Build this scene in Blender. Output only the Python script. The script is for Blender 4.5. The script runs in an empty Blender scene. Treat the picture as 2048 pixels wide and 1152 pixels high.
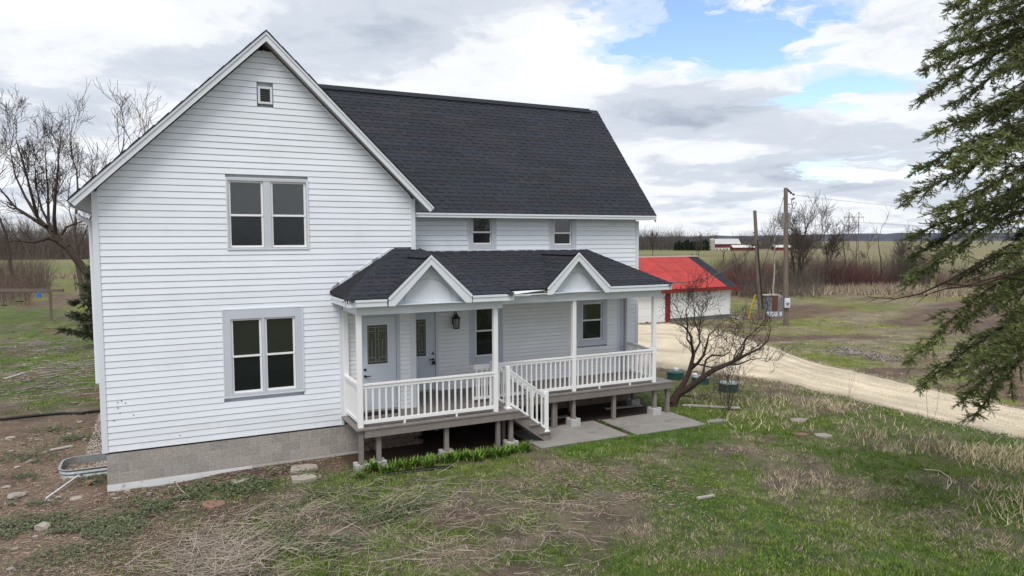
import bpy, bmesh, math, random
import numpy as np
from mathutils import Vector, Matrix

# ------------------------------------------------------------------ camera, world, sun, exposure
SC = bpy.context.scene
COL = SC.collection
R = math.radians
YAW, ROLL, FPX = R(26.45), R(0.24), 1420.0
PITCH = -math.atan(96 / 1420)
CAM = np.array([1.077, -15.62, 4.083])
_f = np.array([math.sin(YAW) * math.cos(PITCH), math.cos(YAW) * math.cos(PITCH), math.sin(PITCH)])
_r = np.array([math.cos(YAW), -math.sin(YAW), 0.0])
_u = np.cross(_r, _f)
_r, _u = math.cos(ROLL) * _r - math.sin(ROLL) * _u, math.sin(ROLL) * _r + math.cos(ROLL) * _u
cd = bpy.data.cameras.new('camera')
cam = bpy.data.objects.new('camera', cd)
COL.objects.link(cam)
cd.sensor_width = 36.0
cd.lens = FPX * 36 / 2048
cd.clip_start, cd.clip_end = 0.1, 12000
cam.matrix_world = Matrix(((_r[0], _u[0], -_f[0], CAM[0]), (_r[1], _u[1], -_f[1], CAM[1]),
                           (_r[2], _u[2], -_f[2], CAM[2]), (0, 0, 0, 1)))
SC.camera = cam

SUN_EL, SUN_AZ = 56, -142         # degrees; azimuth from +Y towards +X (a veiled sun, high behind the camera's left shoulder)
w = bpy.data.worlds.new('World')
SC.world = w
w.use_nodes = True
nt = w.node_tree
N, L = nt.nodes, nt.links
N.clear()
def wn(t, **k):
    n = N.new(t)
    for a, b in k.items():
        setattr(n, a, b)
    return n
def wmath(op, a, b=None, c=None, clamp=False):
    n = wn('ShaderNodeMath', operation=op, use_clamp=clamp)
    for i, v in enumerate((a, b, c)):
        if v is None:
            continue
        if isinstance(v, (int, float)):
            n.inputs[i].default_value = v
        else:
            L.new(v, n.inputs[i])
    return n.outputs[0]
def wnoise(vec, scale, detail=6, rough=0.55, dist=0.0):
    n = wn('ShaderNodeTexNoise')
    n.inputs['Scale'].default_value = scale
    n.inputs['Detail'].default_value = detail
    n.inputs['Roughness'].default_value = rough
    n.inputs['Distortion'].default_value = dist
    L.new(vec, n.inputs['Vector'])
    return n.outputs[0]
def wramp(v, stops, interp='EASE'):
    n = wn('ShaderNodeValToRGB')
    n.color_ramp.interpolation = interp
    e = n.color_ramp.elements
    e[0].position, e[0].color = stops[0][0], (*stops[0][1], 1)
    e[1].position, e[1].color = stops[-1][0], (*stops[-1][1], 1)
    for p, c in stops[1:-1]:
        x = e.new(p)
        x.color = (*c, 1)
    L.new(v, n.inputs[0])
    return n.outputs[0]
tc = wn('ShaderNodeTexCoord')
sep = wn('ShaderNodeSeparateXYZ')
L.new(tc.outputs['Generated'], sep.inputs[0])
zc = wmath('MAXIMUM', sep.outputs[2], 0.0)
za = wmath('ADD', zc, 0.13)
comb = wn('ShaderNodeCombineXYZ')
L.new(wmath('DIVIDE', sep.outputs[0], za), comb.inputs[0])
L.new(wmath('DIVIDE', sep.outputs[1], za), comb.inputs[1])
pv = comb.outputs[0]
def shifted(ox, oy):
    m = wn('ShaderNodeMapping')
    m.inputs['Location'].default_value = (ox, oy, 0)
    L.new(pv, m.inputs[0])
    return m.outputs[0]
def blob(px, py, rad):               # a soft round patch of the cloud sheet, 1 at its middle
    d = _f + _r * (px - 1024) / FPX - _u * (py - 576) / FPX
    d = d / np.linalg.norm(d)
    q = d[:2] / (d[2] + 0.13)
    vd = wn('ShaderNodeVectorMath', operation='DISTANCE')
    L.new(pv, vd.inputs[0])
    vd.inputs[1].default_value = (q[0], q[1], 0)
    t = wmath('DIVIDE', vd.outputs['Value'], rad)
    return wmath('SUBTRACT', 1.0, t, clamp=True)
def warp(v, scale, amt):              # billowing edges: push the sheet about by a finer noise
    n = wn('ShaderNodeTexNoise'); n.inputs['Scale'].default_value = scale; n.inputs['Detail'].default_value = 5
    L.new(v, n.inputs['Vector'])
    s_ = wn('ShaderNodeVectorMath', operation='SUBTRACT'); L.new(n.outputs['Color'], s_.inputs[0]); s_.inputs[1].default_value = (.5, .5, .5)
    m_ = wn('ShaderNodeVectorMath', operation='SCALE'); L.new(s_.outputs[0], m_.inputs[0]); m_.inputs['Scale'].default_value = amt
    a_ = wn('ShaderNodeVectorMath', operation='ADD'); L.new(v, a_.inputs[0]); L.new(m_.outputs[0], a_.inputs[1])
    return a_.outputs[0]
pv = warp(pv, 2.2, 0.55)
pv = warp(pv, 7.0, 0.10)
big = wnoise(shifted(3.1, 7.4), 0.9, 10, 0.55, 0.0)
hole = wmath('MAXIMUM', wmath('MULTIPLY', blob(1240, 5, 0.36), .9), wmath('MAXIMUM', blob(1490, 70, 0.60), wmath('MULTIPLY', blob(1690, 185, 0.50), 1.0)))
hole = wmath('MAXIMUM', hole, wmath('MULTIPLY', blob(1730, 350, 0.9), 0.75))
hole = wmath('MULTIPLY', hole, wramp(wnoise(shifted(9.2, -4.4), 3.0, 7, 0.6), [(0.36, (.35, .35, .35)), (0.56, (1.15, 1.15, 1.15))]))
cov = wmath('SUBTRACT', wmath('ADD', big, 0.12), wmath('MULTIPLY', hole, 0.50))
mask = wramp(cov, [(0.30, (0, 0, 0)), (0.38, (.45, .45, .45)), (0.47, (1, 1, 1))])
sh = wnoise(shifted(-1.3, 2.2), 1.15, 11, 0.62, 0.0)
sh2 = wmath('ADD', sh, wmath('MULTIPLY', wmath('SUBTRACT', big, 0.5), 0.75))
for (bx, by, br, bs) in ((840, 70, .55, .22), (150, 190, .5, .12), (1390, 245, .6, .22), (1590, 330, .9, .15), (620, 10, .4, .12), (60, 90, .6, -.10), (1120, 110, .5, -.14), (1720, 90, .35, -.12)):
    sh2 = wmath('ADD', sh2, wmath('MULTIPLY', blob(bx, by, br), bs))
CLOUD = wramp(sh2, [(0.30, (0.88, 0.885, 0.895)), (0.45, (0.77, 0.795, 0.83)), (0.60, (0.56, 0.605, 0.68)), (0.88, (0.34, 0.385, 0.47))])
sky = wn('ShaderNodeTexSky', sky_type='NISHITA', sun_disc=False)
sky.sun_elevation = R(SUN_EL)
sky.sun_rotation = R(SUN_AZ)
sky.air_density, sky.dust_density, sky.ozone_density = 1.0, 0.3, 1.6
b1 = wn('ShaderNodeBackground')
L.new(sky.outputs[0], b1.inputs[0])
b1.inputs[1].default_value = 0.15
b2 = wn('ShaderNodeBackground')
L.new(CLOUD, b2.inputs[0])
b2.inputs[1].default_value = 0.90
mx = wn('ShaderNodeMixShader')
L.new(mask, mx.inputs[0])
L.new(b1.outputs[0], mx.inputs[1])
L.new(b2.outputs[0], mx.inputs[2])
wo = wn('ShaderNodeOutputWorld')
L.new(mx.outputs[0], wo.inputs[0])

sl = bpy.data.lights.new('sun', 'SUN')
sl.energy, sl.angle, sl.color = 1.9, R(30), (1.0, 0.95, 0.88)
so = bpy.data.objects.new('sun', sl)
COL.objects.link(so)
_sd = Vector((math.sin(R(SUN_AZ)) * math.cos(R(SUN_EL)), math.cos(R(SUN_AZ)) * math.cos(R(SUN_EL)), math.sin(R(SUN_EL))))
so.location = (-10, -20, 30)
so.rotation_euler = _sd.to_track_quat('Z', 'Y').to_euler()
vs = SC.view_settings
vs.view_transform, vs.look, vs.exposure, vs.gamma = 'Standard', 'None', 0.46, 1.0
vs.use_curve_mapping = False

# ------------------------------------------------------------------ helpers
rng = np.random.default_rng(7)
random.seed(7)
def ray(px, py):
    return _f + _r * (px - 1024) / FPX - _u * (py - 576) / FPX
def at(px, py, depth):               # a point seen at a pixel, at a depth along the view axis
    return CAM + ray(px, py) * depth
def onY(px, py, Y):
    d = ray(px, py)
    return CAM + d * (Y - CAM[1]) / d[1]
def sstep(a, b, x):
    t = np.clip((np.asarray(x, float) - a) / (b - a), 0, 1)
    return t * t * (3 - 2 * t)
_lat = np.random.default_rng(11).random((256, 256))
def vnoise(x, y):
    x = np.asarray(x, float); y = np.asarray(y, float)
    xi = np.floor(x).astype(int); yi = np.floor(y).astype(int)
    fx = x - xi; fy = y - yi
    fx = fx * fx * (3 - 2 * fx); fy = fy * fy * (3 - 2 * fy)
    a = _lat[xi % 256, yi % 256]; b = _lat[(xi + 1) % 256, yi % 256]
    c = _lat[xi % 256, (yi + 1) % 256]; d = _lat[(xi + 1) % 256, (yi + 1) % 256]
    return (a * (1 - fx) + b * fx) * (1 - fy) + (c * (1 - fx) + d * fx) * fy
def fbm(x, y, s, o=4):
    v = 0; a = 0.5
    for i in range(o):
        v = v + a * vnoise(np.asarray(x) * s + 17.3 * i, np.asarray(y) * s + 5.1 * i)
        s *= 2.03; a *= 0.5
    return v / (1 - 0.5 ** o)
def ground(x, y):
    x = np.asarray(x, float); y = np.asarray(y, float)
    D = np.hypot(x - 7, y - 2)
    z = -0.69 - 0.09 * sstep(3.5, -0.5, x) * sstep(12, 4, D) - 0.80 * sstep(13, 36, D) - 2.6 * sstep(60, 500, D)
    z = z - 0.06 * sstep(-3, -8, y)
    amp = 0.10 * sstep(1.5, 5, D) * sstep(200, 40, D)
    rough = np.where((x > 2) & (x < 14) & (y > -2.2) & (y < 9), 0.15, 1.0)
    z = z + rough * (amp * (fbm(x, y, 0.35, 3) - 0.5) + 0.05 * (fbm(x, y, 1.6, 3) - 0.5) * sstep(60, 15, D))
    return z
def onG(px, py):                     # where the line of sight through a pixel meets the ground
    d = ray(px, py)
    t = 3.0
    for i in range(4000):
        p = CAM + d * t
        h = p[2] - float(ground(p[0], p[1]))
        if h < 0.002:
            break
        t += max(0.003, min(h * 1.2, t * 0.02 + h))
    return CAM + d * t

ORG = {}
def link(o, parent=None):
    COL.objects.link(o)
    if parent is not None:
        o.parent = parent
    return o
def tag(o, label=None, cat=None, group=None, kind=None):
    for k, v in (('label', label), ('category', cat), ('group', group), ('kind', kind)):
        if v:
            o[k] = v
    return o
def thing(name, label, cat, loc=(0, 0, 0), group=None):
    o = bpy.data.objects.new(name, None)
    o.empty_display_size = 0.2
    o.location = loc
    link(o)
    ORG[o.name] = Vector(loc)
    return tag(o, label, cat, group)
def org(o):
    return ORG.get(o.name, Vector((0, 0, 0))) if o else Vector((0, 0, 0))
class MB:
    """collects shapes given in scene coordinates, then links them as one mesh object"""
    def __init__(s):
        s.v = []; s.f = []
    def add(s, vs, fs):
        n = len(s.v)
        s.v += [tuple(map(float, p)) for p in vs]
        s.f += [tuple(i + n for i in f) for f in fs]
        return s
    def hexa(s, b, t):               # four bottom and four top points, same order, counter-clockwise from above
        return s.add(list(b) + list(t), [(3, 2, 1, 0), (4, 5, 6, 7), (0, 1, 5, 4), (1, 2, 6, 5), (2, 3, 7, 6), (3, 0, 4, 7)])
    def box(s, x0, x1, y0, y1, z0, z1):
        return s.hexa([(x0, y0, z0), (x1, y0, z0), (x1, y1, z0), (x0, y1, z0)], [(x0, y0, z1), (x1, y0, z1), (x1, y1, z1), (x0, y1, z1)])
    def bar(s, a, b, wd, ht, up=(0, 0, 1)):   # a rectangular bar from a to b
        a = Vector(a); b = Vector(b); d = (b - a).normalized()
        up = Vector(up); sx = d.cross(up).normalized() * wd / 2; uz = sx.cross(d).normalized() * ht / 2
        return s.hexa([a - sx - uz, a + sx - uz, b + sx - uz, b - sx - uz], [a - sx + uz, a + sx + uz, b + sx + uz, b - sx + uz])
    def prism(s, poly, vec):         # a flat polygon pushed along a vector
        n = len(poly); vec = Vector(vec)
        a = [Vector(p) for p in poly]
        fs = [tuple(range(n))[::-1], tuple(range(n, 2 * n))] + [(i, (i + 1) % n, n + (i + 1) % n, n + i) for i in range(n)]
        return s.add(a + [p + vec for p in a], fs)
    def tube(s, pts, rad, n=8, caps=True):
        pts = [Vector(p) for p in pts]
        rad = rad if hasattr(rad, '__len__') else [rad] * len(pts)
        k = len(s.v); m = len(pts)
        ref = Vector((0.31, 0.17, 0.93))
        for i, p in enumerate(pts):
            d = (pts[min(i + 1, m - 1)] - pts[max(i - 1, 0)]).normalized()
            e1 = d.cross(ref)
            if e1.length < 1e-3:
                e1 = d.cross(Vector((1, 0, 0)))
            e1.normalize(); e2 = d.cross(e1)
            for j in range(n):
                t = 2 * math.pi * j / n
                s.v.append(tuple(p + (e1 * math.cos(t) + e2 * math.sin(t)) * rad[i]))
        for i in range(m - 1):
            for j in range(n):
                a = k + i * n + j; b = k + i * n + (j + 1) % n
                s.f.append((a, b, b + n, a + n))
        if caps:
            s.f.append(tuple(k + j for j in range(n))[::-1])
            s.f.append(tuple(k + (m - 1) * n + j for j in range(n)))
        return s
    def lathe(s, c, prof, n=16):     # prof: list of (radius, height) about a vertical axis through c
        k = len(s.v); c = Vector(c)
        for r_, z in prof:
            for j in range(n):
                t = 2 * math.pi * j / n
                s.v.append((c.x + r_ * math.cos(t), c.y + r_ * math.sin(t), c.z + z))
        for i in range(len(prof) - 1):
            for j in range(n):
                a = k + i * n + j; b = k + i * n + (j + 1) % n
                s.f.append((a, b, b + n, a + n))
        s.f.append(tuple(k + j for j in range(n))[::-1])
        s.f.append(tuple(k + (len(prof) - 1) * n + j for j in range(n)))
        return s
    def build(s, name, mat, parent=None, bevel=0, smooth=False):
        o_ = org(parent)
        me = bpy.data.meshes.new(name)
        me.from_pydata([(x - o_.x, y - o_.y, z - o_.z) for x, y, z in s.v], [], s.f)
        bm = bmesh.new(); bm.from_mesh(me)
        bmesh.ops.recalc_face_normals(bm, faces=bm.faces)
        if bevel:
            bmesh.ops.bevel(bm, geom=list(bm.edges), offset=bevel, segments=1, affect='EDGES')
        bm.to_mesh(me); bm.free()
        if smooth:
            me.polygons.foreach_set('use_smooth', [True] * len(me.polygons))
        me.materials.append(mat)
        o = bpy.data.objects.new(name, me)
        link(o, parent)
        ORG[o.name] = o_
        return o
def np_mesh(name, V, F, mat, parent=None, cols=None, smooth=False):
    """big meshes from numpy arrays: V (n,3), F (m,3 or 4), cols (n,3) point colours"""
    o_ = org(parent)
    V = np.asarray(V, np.float32) - np.array(o_, np.float32)
    F = np.asarray(F, np.int32)
    k = F.shape[1]
    me = bpy.data.meshes.new(name)
    me.vertices.add(len(V)); me.vertices.foreach_set('co', V.ravel())
    me.loops.add(F.size); me.loops.foreach_set('vertex_index', F.ravel())
    me.polygons.add(len(F)); me.polygons.foreach_set('loop_start', np.arange(0, F.size, k, dtype=np.int32))
    if smooth:
        me.polygons.foreach_set('use_smooth', np.ones(len(F), bool))
    if cols is not None:
        a = me.color_attributes.new('tint', 'FLOAT_COLOR', 'POINT')
        a.data.foreach_set('color', np.concatenate([cols, np.ones((len(cols), 1))], 1).astype(np.float32).ravel())
    me.update(); me.validate()
    me.materials.append(mat)
    o = bpy.data.objects.new(name, me)
    link(o, parent)
    ORG[o.name] = o_
    return o

# ------------------------------------------------------------------ materials
def mat(name, col, rough=0.6, var=0.0, vscale=6.0, bump=0.0, bscale=40.0, col2=None, spec=0.4, metal=0.0, ior=None, stretch=None, attr=False, objvar=0.0, dirt=None):
    m = bpy.data.materials.new(name)
    m.use_nodes = True
    T = m.node_tree
    b = T.nodes['Principled BSDF']
    b.inputs['Roughness'].default_value = rough
    b.inputs['Specular IOR Level'].default_value = spec
    b.inputs['Metallic'].default_value = metal
    if ior:
        b.inputs['IOR'].default_value = ior
    def nn(t, **k):
        n = T.nodes.new(t)
        for a, c in k.items():
            setattr(n, a, c)
        return n
    co = nn('ShaderNodeTexCoord').outputs['Object']
    if stretch:
        mp = nn('ShaderNodeMapping'); mp.inputs['Scale'].default_value = stretch
        T.links.new(co, mp.inputs[0]); co = mp.outputs[0]
    def noise(s, d=5, ro=0.6):
        n = nn('ShaderNodeTexNoise'); n.inputs['Scale'].default_value = s; n.inputs['Detail'].default_value = d; n.inputs['Roughness'].default_value = ro
        T.links.new(co, n.inputs['Vector']); return n.outputs[0]
    def mixc(fac, a, c, mode='MIX'):
        n = nn('ShaderNodeMix', data_type='RGBA', blend_type=mode)
        for i, v in ((0, fac), (6, a), (7, c)):
            if isinstance(v, (int, float)): n.inputs[i].default_value = v
            elif isinstance(v, tuple): n.inputs[i].default_value = (*v, 1)
            else: T.links.new(v, n.inputs[i])
        return n.outputs[2]
    src = tuple(col)
    if attr:
        a = nn('ShaderNodeAttribute', attribute_name='tint'); src = a.outputs['Color']
    if col2 is not None:
        r_ = nn('ShaderNodeMapRange'); r_.inputs[1].default_value = 0.38; r_.inputs[2].default_value = 0.62
        T.links.new(noise(vscale), r_.inputs[0]); src = mixc(r_.outputs[0], src, tuple(col2))
    if var:
        r_ = nn('ShaderNodeMapRange'); r_.inputs[1].default_value = 0.25; r_.inputs[2].default_value = 0.75
        r_.inputs[3].default_value = 1 - var; r_.inputs[4].default_value = 1 + var
        T.links.new(noise(vscale * 2.3 if col2 is not None else vscale, 7), r_.inputs[0])
        v = nn('ShaderNodeVectorMath', operation='SCALE')
        if isinstance(src, tuple): v.inputs[0].default_value = src
        else: T.links.new(src, v.inputs[0])
        T.links.new(r_.outputs[0], v.inputs['Scale']); src = v.outputs[0]
    if objvar:
        oi = nn('ShaderNodeObjectInfo'); r_ = nn('ShaderNodeMapRange')
        r_.inputs[3].default_value = 1 - objvar; r_.inputs[4].default_value = 1 + objvar
        T.links.new(oi.outputs['Random'], r_.inputs[0])
        v = nn('ShaderNodeVectorMath', operation='SCALE')
        if isinstance(src, tuple): v.inputs[0].default_value = src
        else: T.links.new(src, v.inputs[0])
        T.links.new(r_.outputs[0], v.inputs['Scale']); src = v.outputs[0]
    if dirt is not None:             # irregular stains: (colour, scale, threshold, strength)
        dc, ds, th, stg = dirt
        r_ = nn('ShaderNodeMapRange'); r_.inputs[1].default_value = th; r_.inputs[2].default_value = th + 0.14; r_.inputs[4].default_value = stg
        T.links.new(noise(ds, 8, 0.65), r_.inputs[0]); src = mixc(r_.outputs[0], src, tuple(dc))
    if isinstance(src, tuple): b.inputs['Base Color'].default_value = (*src, 1)
    else: T.links.new(src, b.inputs['Base Color'])
    if bump:
        bp = nn('ShaderNodeBump'); bp.inputs['Strength'].default_value = 1.0; bp.inputs['Distance'].default_value = bump
        T.links.new(noise(bscale, 6), bp.inputs['Height']); T.links.new(bp.outputs[0], b.inputs['Normal'])
    return m
M = {}
M['siding'] = mat('vinyl_siding', (0.755, 0.80, 0.875), 0.45, 0.04, 1.3, 0.0008, 60, objvar=0.025, dirt=((0.50, 0.50, 0.47), 1.1, 0.60, 0.35))
M['siding_low'] = mat('splashed_siding', (0.735, 0.775, 0.84), 0.5, 0.05, 1.6, 0.0008, 60, objvar=0.03, dirt=((0.45, 0.41, 0.37), 3.2, 0.55, 0.28))
M['clap'] = mat('painted_clapboard', (0.82, 0.84, 0.87), 0.55, 0.05, 2.0, 0.0012, 50, objvar=0.03)
M['white'] = mat('white_trim', (0.66, 0.70, 0.755), 0.45, 0.03, 3.0)
M['vinyl'] = mat('white_vinyl', (0.80, 0.805, 0.82), 0.35, 0.02, 3.0)
M['bluetrim'] = mat('blue_grey_trim', (0.52, 0.56, 0.63), 0.55, 0.05, 3.0, 0.0006, 80)
M['door'] = mat('blue_grey_door', (0.60, 0.65, 0.72), 0.4, 0.03, 2.0)
M['soffit'] = mat('soffit', (0.50, 0.51, 0.52), 0.6, 0.06, 5)
M['glass'] = mat('window_glass', (0.014, 0.018, 0.018), 0.03, bump=0.007, bscale=1.8, spec=0.8, ior=1.62)
M['screen'] = mat('screened_glass', (0.010, 0.013, 0.015), 0.10, bump=0.004, bscale=1.4, spec=0.5, ior=1.5)
M['dglass'] = mat('leaded_glass', (0.06, 0.065, 0.06), 0.12, 0.5, 18, 0.002, 60, spec=0.8, ior=1.6)
M['came'] = mat('lead_came', (0.45, 0.45, 0.44), 0.35, metal=0.7)
M['black'] = mat('black_metal', (0.012, 0.012, 0.013), 0.4, spec=0.5)
M['deck'] = mat('taupe_deck_paint', (0.195, 0.172, 0.160), 0.6, 0.14, 5.0, 0.001, 40, objvar=0.06, dirt=((0.10, 0.085, 0.075), 4.0, 0.60, 0.6))
M['shingle'] = mat('asphalt_shingle', (0.027, 0.031, 0.041), 0.9, 0.25, 60, 0.003, 220, spec=0.25, objvar=0.13)
M['shingle2'] = mat('asphalt_shingle_plum', (0.032, 0.032, 0.042), 0.9, 0.25, 60, 0.003, 220, spec=0.25, objvar=0.13)
M['felt'] = mat('roof_underlayer', (0.018, 0.019, 0.023), 0.95, 0.2, 30, spec=0.2)
M['block'] = mat('split_face_block', (0.37, 0.338, 0.315), 0.95, 0.20, 14, 0.012, 26, col2=(0.31, 0.285, 0.27), spec=0.2, objvar=0.10)
M['mortar'] = mat('mortar', (0.44, 0.42, 0.395), 0.95, 0.12, 20, 0.002, 60, spec=0.2)
M['foam'] = mat('white_foundation_board', (0.66, 0.68, 0.71), 0.6, 0.05, 6, dirt=((0.30, 0.22, 0.17), 5, 0.58, 0.7))
M['concrete'] = mat('concrete', (0.245, 0.232, 0.218), 0.9, 0.16, 2.2, 0.004, 30, spec=0.25, dirt=((0.16, 0.145, 0.13), 1.6, 0.54, 0.75))
M['cblock'] = mat('concrete_block', (0.42, 0.42, 0.41), 0.95, 0.12, 12, 0.003, 70, spec=0.2)
M['stone'] = mat('field_stone', (0.33, 0.30, 0.265), 0.9, 0.2, 6, 0.008, 22, col2=(0.25, 0.22, 0.20), spec=0.25, objvar=0.15)
M['redstone'] = mat('reddish_stone', (0.25, 0.145, 0.11), 0.9, 0.2, 7, 0.006, 25, col2=(0.20, 0.13, 0.10), spec=0.25)
M['palestone'] = mat('pale_flagstone', (0.34, 0.305, 0.262), 0.9, 0.2, 7, 0.006, 30, spec=0.25, dirt=((0.24, 0.20, 0.16), 6, 0.57, 0.6))
M['oldstone'] = mat('old_rubble_stone', (0.17, 0.13, 0.105), 0.95, 0.25, 6, 0.012, 16, spec=0.2)
M['galv'] = mat('galvanised_steel', (0.38, 0.41, 0.43), 0.4, 0.2, 9, metal=0.6, spec=0.5)
M['green'] = mat('green_plastic', (0.018, 0.062, 0.055), 0.5, 0.15, 5)
M['bark'] = mat('grey_bark', (0.085, 0.070, 0.060), 0.95, 0.3, 9, 0.006, 40, spec=0.15)
M['darkbark'] = mat('dark_bark', (0.052, 0.038, 0.032), 0.95, 0.3, 9, 0.006, 40, spec=0.15)
M['twig'] = mat('bare_twigs', (0.10, 0.080, 0.070), 0.95, 0.25, 4, spec=0.15)
M['brush'] = mat('bare_brush', (0.12, 0.093, 0.080), 0.95, 0.2, 2, spec=0.1, attr=True)
M['pole'] = mat('weathered_pole', (0.15, 0.125, 0.108), 0.95, 0.25, 10, 0.004, 40, spec=0.15, stretch=(1, 1, 0.1))
M['wood'] = mat('grey_weathered_wood', (0.34, 0.32, 0.295), 0.9, 0.2, 8, 0.002, 50, spec=0.2)
M['redroof'] = mat('red_painted_metal', (0.36, 0.036, 0.033), 0.5, 0.22, 1.6, dirt=((0.30, 0.05, 0.04), 2.2, 0.57, 0.55), objvar=0.07)
M['darkred'] = mat('dark_red_trim', (0.20, 0.022, 0.016), 0.55, 0.12, 4)
M['gwhite'] = mat('garage_white', (0.80, 0.80, 0.80), 0.5, 0.04, 3, objvar=0.02)
M['foundation'] = mat('dark_foundation', (0.115, 0.118, 0.125), 0.9, 0.2, 4)
M['barnred'] = mat('barn_red', (0.14, 0.028, 0.030), 0.8, 0.2, 0.3)
M['barnroof'] = mat('barn_metal_roof', (0.44, 0.43, 0.44), 0.5, 0.15, 0.2)
M['barnwhite'] = mat('barn_whitewash', (0.55, 0.54, 0.53), 0.8, 0.15, 0.4)
M['silo'] = mat('silo_concrete', (0.36, 0.34, 0.32), 0.8, 0.1, 0.5)
M['yellow'] = mat('yellow_plastic', (0.62, 0.48, 0.03), 0.5)
M['blue'] = mat('blue_plastic', (0.03, 0.16, 0.50), 0.5)
M['rust'] = mat('rusty_steel', (0.115, 0.048, 0.034), 0.8, 0.3, 6)
M['steel'] = mat('grey_steel', (0.20, 0.205, 0.21), 0.6, 0.15, 5, metal=0.3)
M['leaf'] = mat('plant_green', (0.10, 0.2, 0.02), 0.5, attr=True, spec=0.3)
M['needle'] = mat('spruce_needles', (0.035, 0.06, 0.03), 0.55, attr=True, spec=0.25)
M['straw'] = mat('dead_straw', (0.4, 0.33, 0.25), 0.9, attr=True, spec=0.15)
M['mat'] = mat('door_mat', (0.010, 0.011, 0.014), 0.95, bump=0.003, bscale=120)

# ------------------------------------------------------------------ ground, driveway, slabs, hills
def zones(x, y):
    """green (0..1) and bare soil (0..1) of the ground at a place; what is left is thatch"""
    x = np.asarray(x, float); y = np.asarray(y, float)
    D = np.hypot(x - 7, y - 2)
    n1 = fbm(x, y, 0.55, 4); n2 = fbm(x + 40, y - 9, 1.7, 4); n3 = fbm(x - 70, y + 33, 0.16, 3)
    lush = sstep(8.3, 9.3, x) * sstep(19, 14, x) * sstep(-3.6, -2.4, y + (n1 - .5) * 1.6) * sstep(3.0, 0.0, y)
    lush = np.maximum(lush, 0.85 * sstep(5.0, 6.2, x) * sstep(9.5, 8.5, x) * sstep(-2.9, -2.35, y) * sstep(-1.7, -1.95, y) * sstep(.44, .55, n1))
    right = sstep(8.0, 13, x + (n1 - .5) * 5) * sstep(1, -2, y)
    fore = sstep(-4.6, -7.0, y + 0.12 * x + (n1 - .5) * 3)
    backl = sstep(1.0, -1.0, x) * sstep(7, 13, y)
    g = 0.30 + 0.36 * right + 0.36 * fore + 0.36 * backl
    g = g + (n1 - 0.5) * 1.7 + (n2 - 0.5) * 1.6
    beyond = sstep(18, 21, x + 0.5 * y) * sstep(-9, -6, y + 0.35 * (x - 15))
    g = g + 0.25 * beyond + (n3 - .5) * 1.2 * beyond
    g = np.clip(g, 0, 1)
    g = np.maximum(g, lush)
    soil = sstep(2.6, 0.4, x + (n1 - .5) * 2.5) * sstep(10, 6, y) * (0.45 + 0.9 * (n2 - .25))
    soil = np.maximum(soil, sstep(5.6, 4.6, x) * sstep(-1.15, -0.55, y + (n2 - .5) * .6) * sstep(0.6, 0.0, y))
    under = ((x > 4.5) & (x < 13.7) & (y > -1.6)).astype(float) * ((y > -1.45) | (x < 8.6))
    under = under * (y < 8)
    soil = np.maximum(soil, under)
    soil = np.maximum(soil, sstep(.60, .74, fbm(x + 11, y, .9, 3)) * .8 * sstep(9.5, 7, x))
    soil = np.maximum(soil, 0.9 * beyond * sstep(.47, .56, fbm(x * .5 + 3, y * 1.0 - 8, .30, 5)))
    soil = np.clip(soil, 0, 1)
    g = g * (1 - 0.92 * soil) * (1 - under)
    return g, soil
def ground_colour(x, y):
    g, s = zones(x, y)
    D = np.hypot(x - CAM[0], y - CAM[1])
    n = fbm(x, y, 3.1, 3); m_ = fbm(x + 5, y + 5, 0.4, 3)
    thatch = np.stack([0.148 + 0.13 * (n - .5), 0.120 + 0.10 * (n - .5), 0.092 + 0.07 * (n - .5)], -1)  # thatch kept darker, putting fine shade between the blades into its colour
    soilc = np.stack([0.120 + 0.05 * (m_ - .5), 0.082 + 0.03 * (m_ - .5), 0.064 + 0.02 * (n - .5)], -1)
    red = sstep(2.0, -2.0, x)[..., None] * sstep(9, 3, y)[..., None]
    soilc = soilc * (1 - red) + red * np.array([0.255, 0.178, 0.140]) * (0.8 + 0.5 * (n[..., None] - .2))
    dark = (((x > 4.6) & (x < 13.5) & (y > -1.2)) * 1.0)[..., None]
    soilc = soilc * (1 - .45 * dark)  # porch shade put into the colour: soil beneath the deck darkened
    grass = np.stack([0.078 + 0.09 * (m_ - .5), 0.122 + 0.07 * (m_ - .5), 0.028 + 0.02 * (n - .5)], -1)
    by_ = (sstep(18, 22, x + .5 * y) * sstep(16, 24, D))[..., None]
    grass = grass * (1 - by_) + by_ * np.stack([0.150 + 0.10 * (m_ - .5), 0.165 + 0.08 * (m_ - .5), 0.046 + 0.02 * (n - .5)], -1)
    thatch = thatch * (1 + .45 * by_)
    c = thatch * (1 - g[..., None]) + grass * g[..., None]
    c = c * (1 - s[..., None]) + soilc * s[..., None]
    far = sstep(75, 130, D)[..., None]                     # the open fields
    az = np.degrees(np.arctan2(x - CAM[0], y - CAM[1]))
    st = fbm(x * 0.004 + 0.013 * y, y * 0.05, 1.0, 4)
    fg = np.stack([0.135 + 0.05 * (st - .5), 0.150 + 0.03 * (st - .5), 0.055 + 0.03 * (st - .5)], -1)
    ft = np.stack([0.215 + 0.08 * (st - .5), 0.185 + 0.06 * (st - .5), 0.115 + 0.04 * (st - .5)], -1)
    band = (sstep(.45, .60, fbm(D * 0.010, az * 0.02, 1.3, 3)))[..., None]
    rt = sstep(43, 47, az)[..., None]
    fld = (fg * (1 - band * .55) + ft * band * .55) * (1 - rt) + (ft * .75 + fg * .25) * rt
    return np.clip(c * (1 - far) + fld * far, 0.01, 1)
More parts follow.
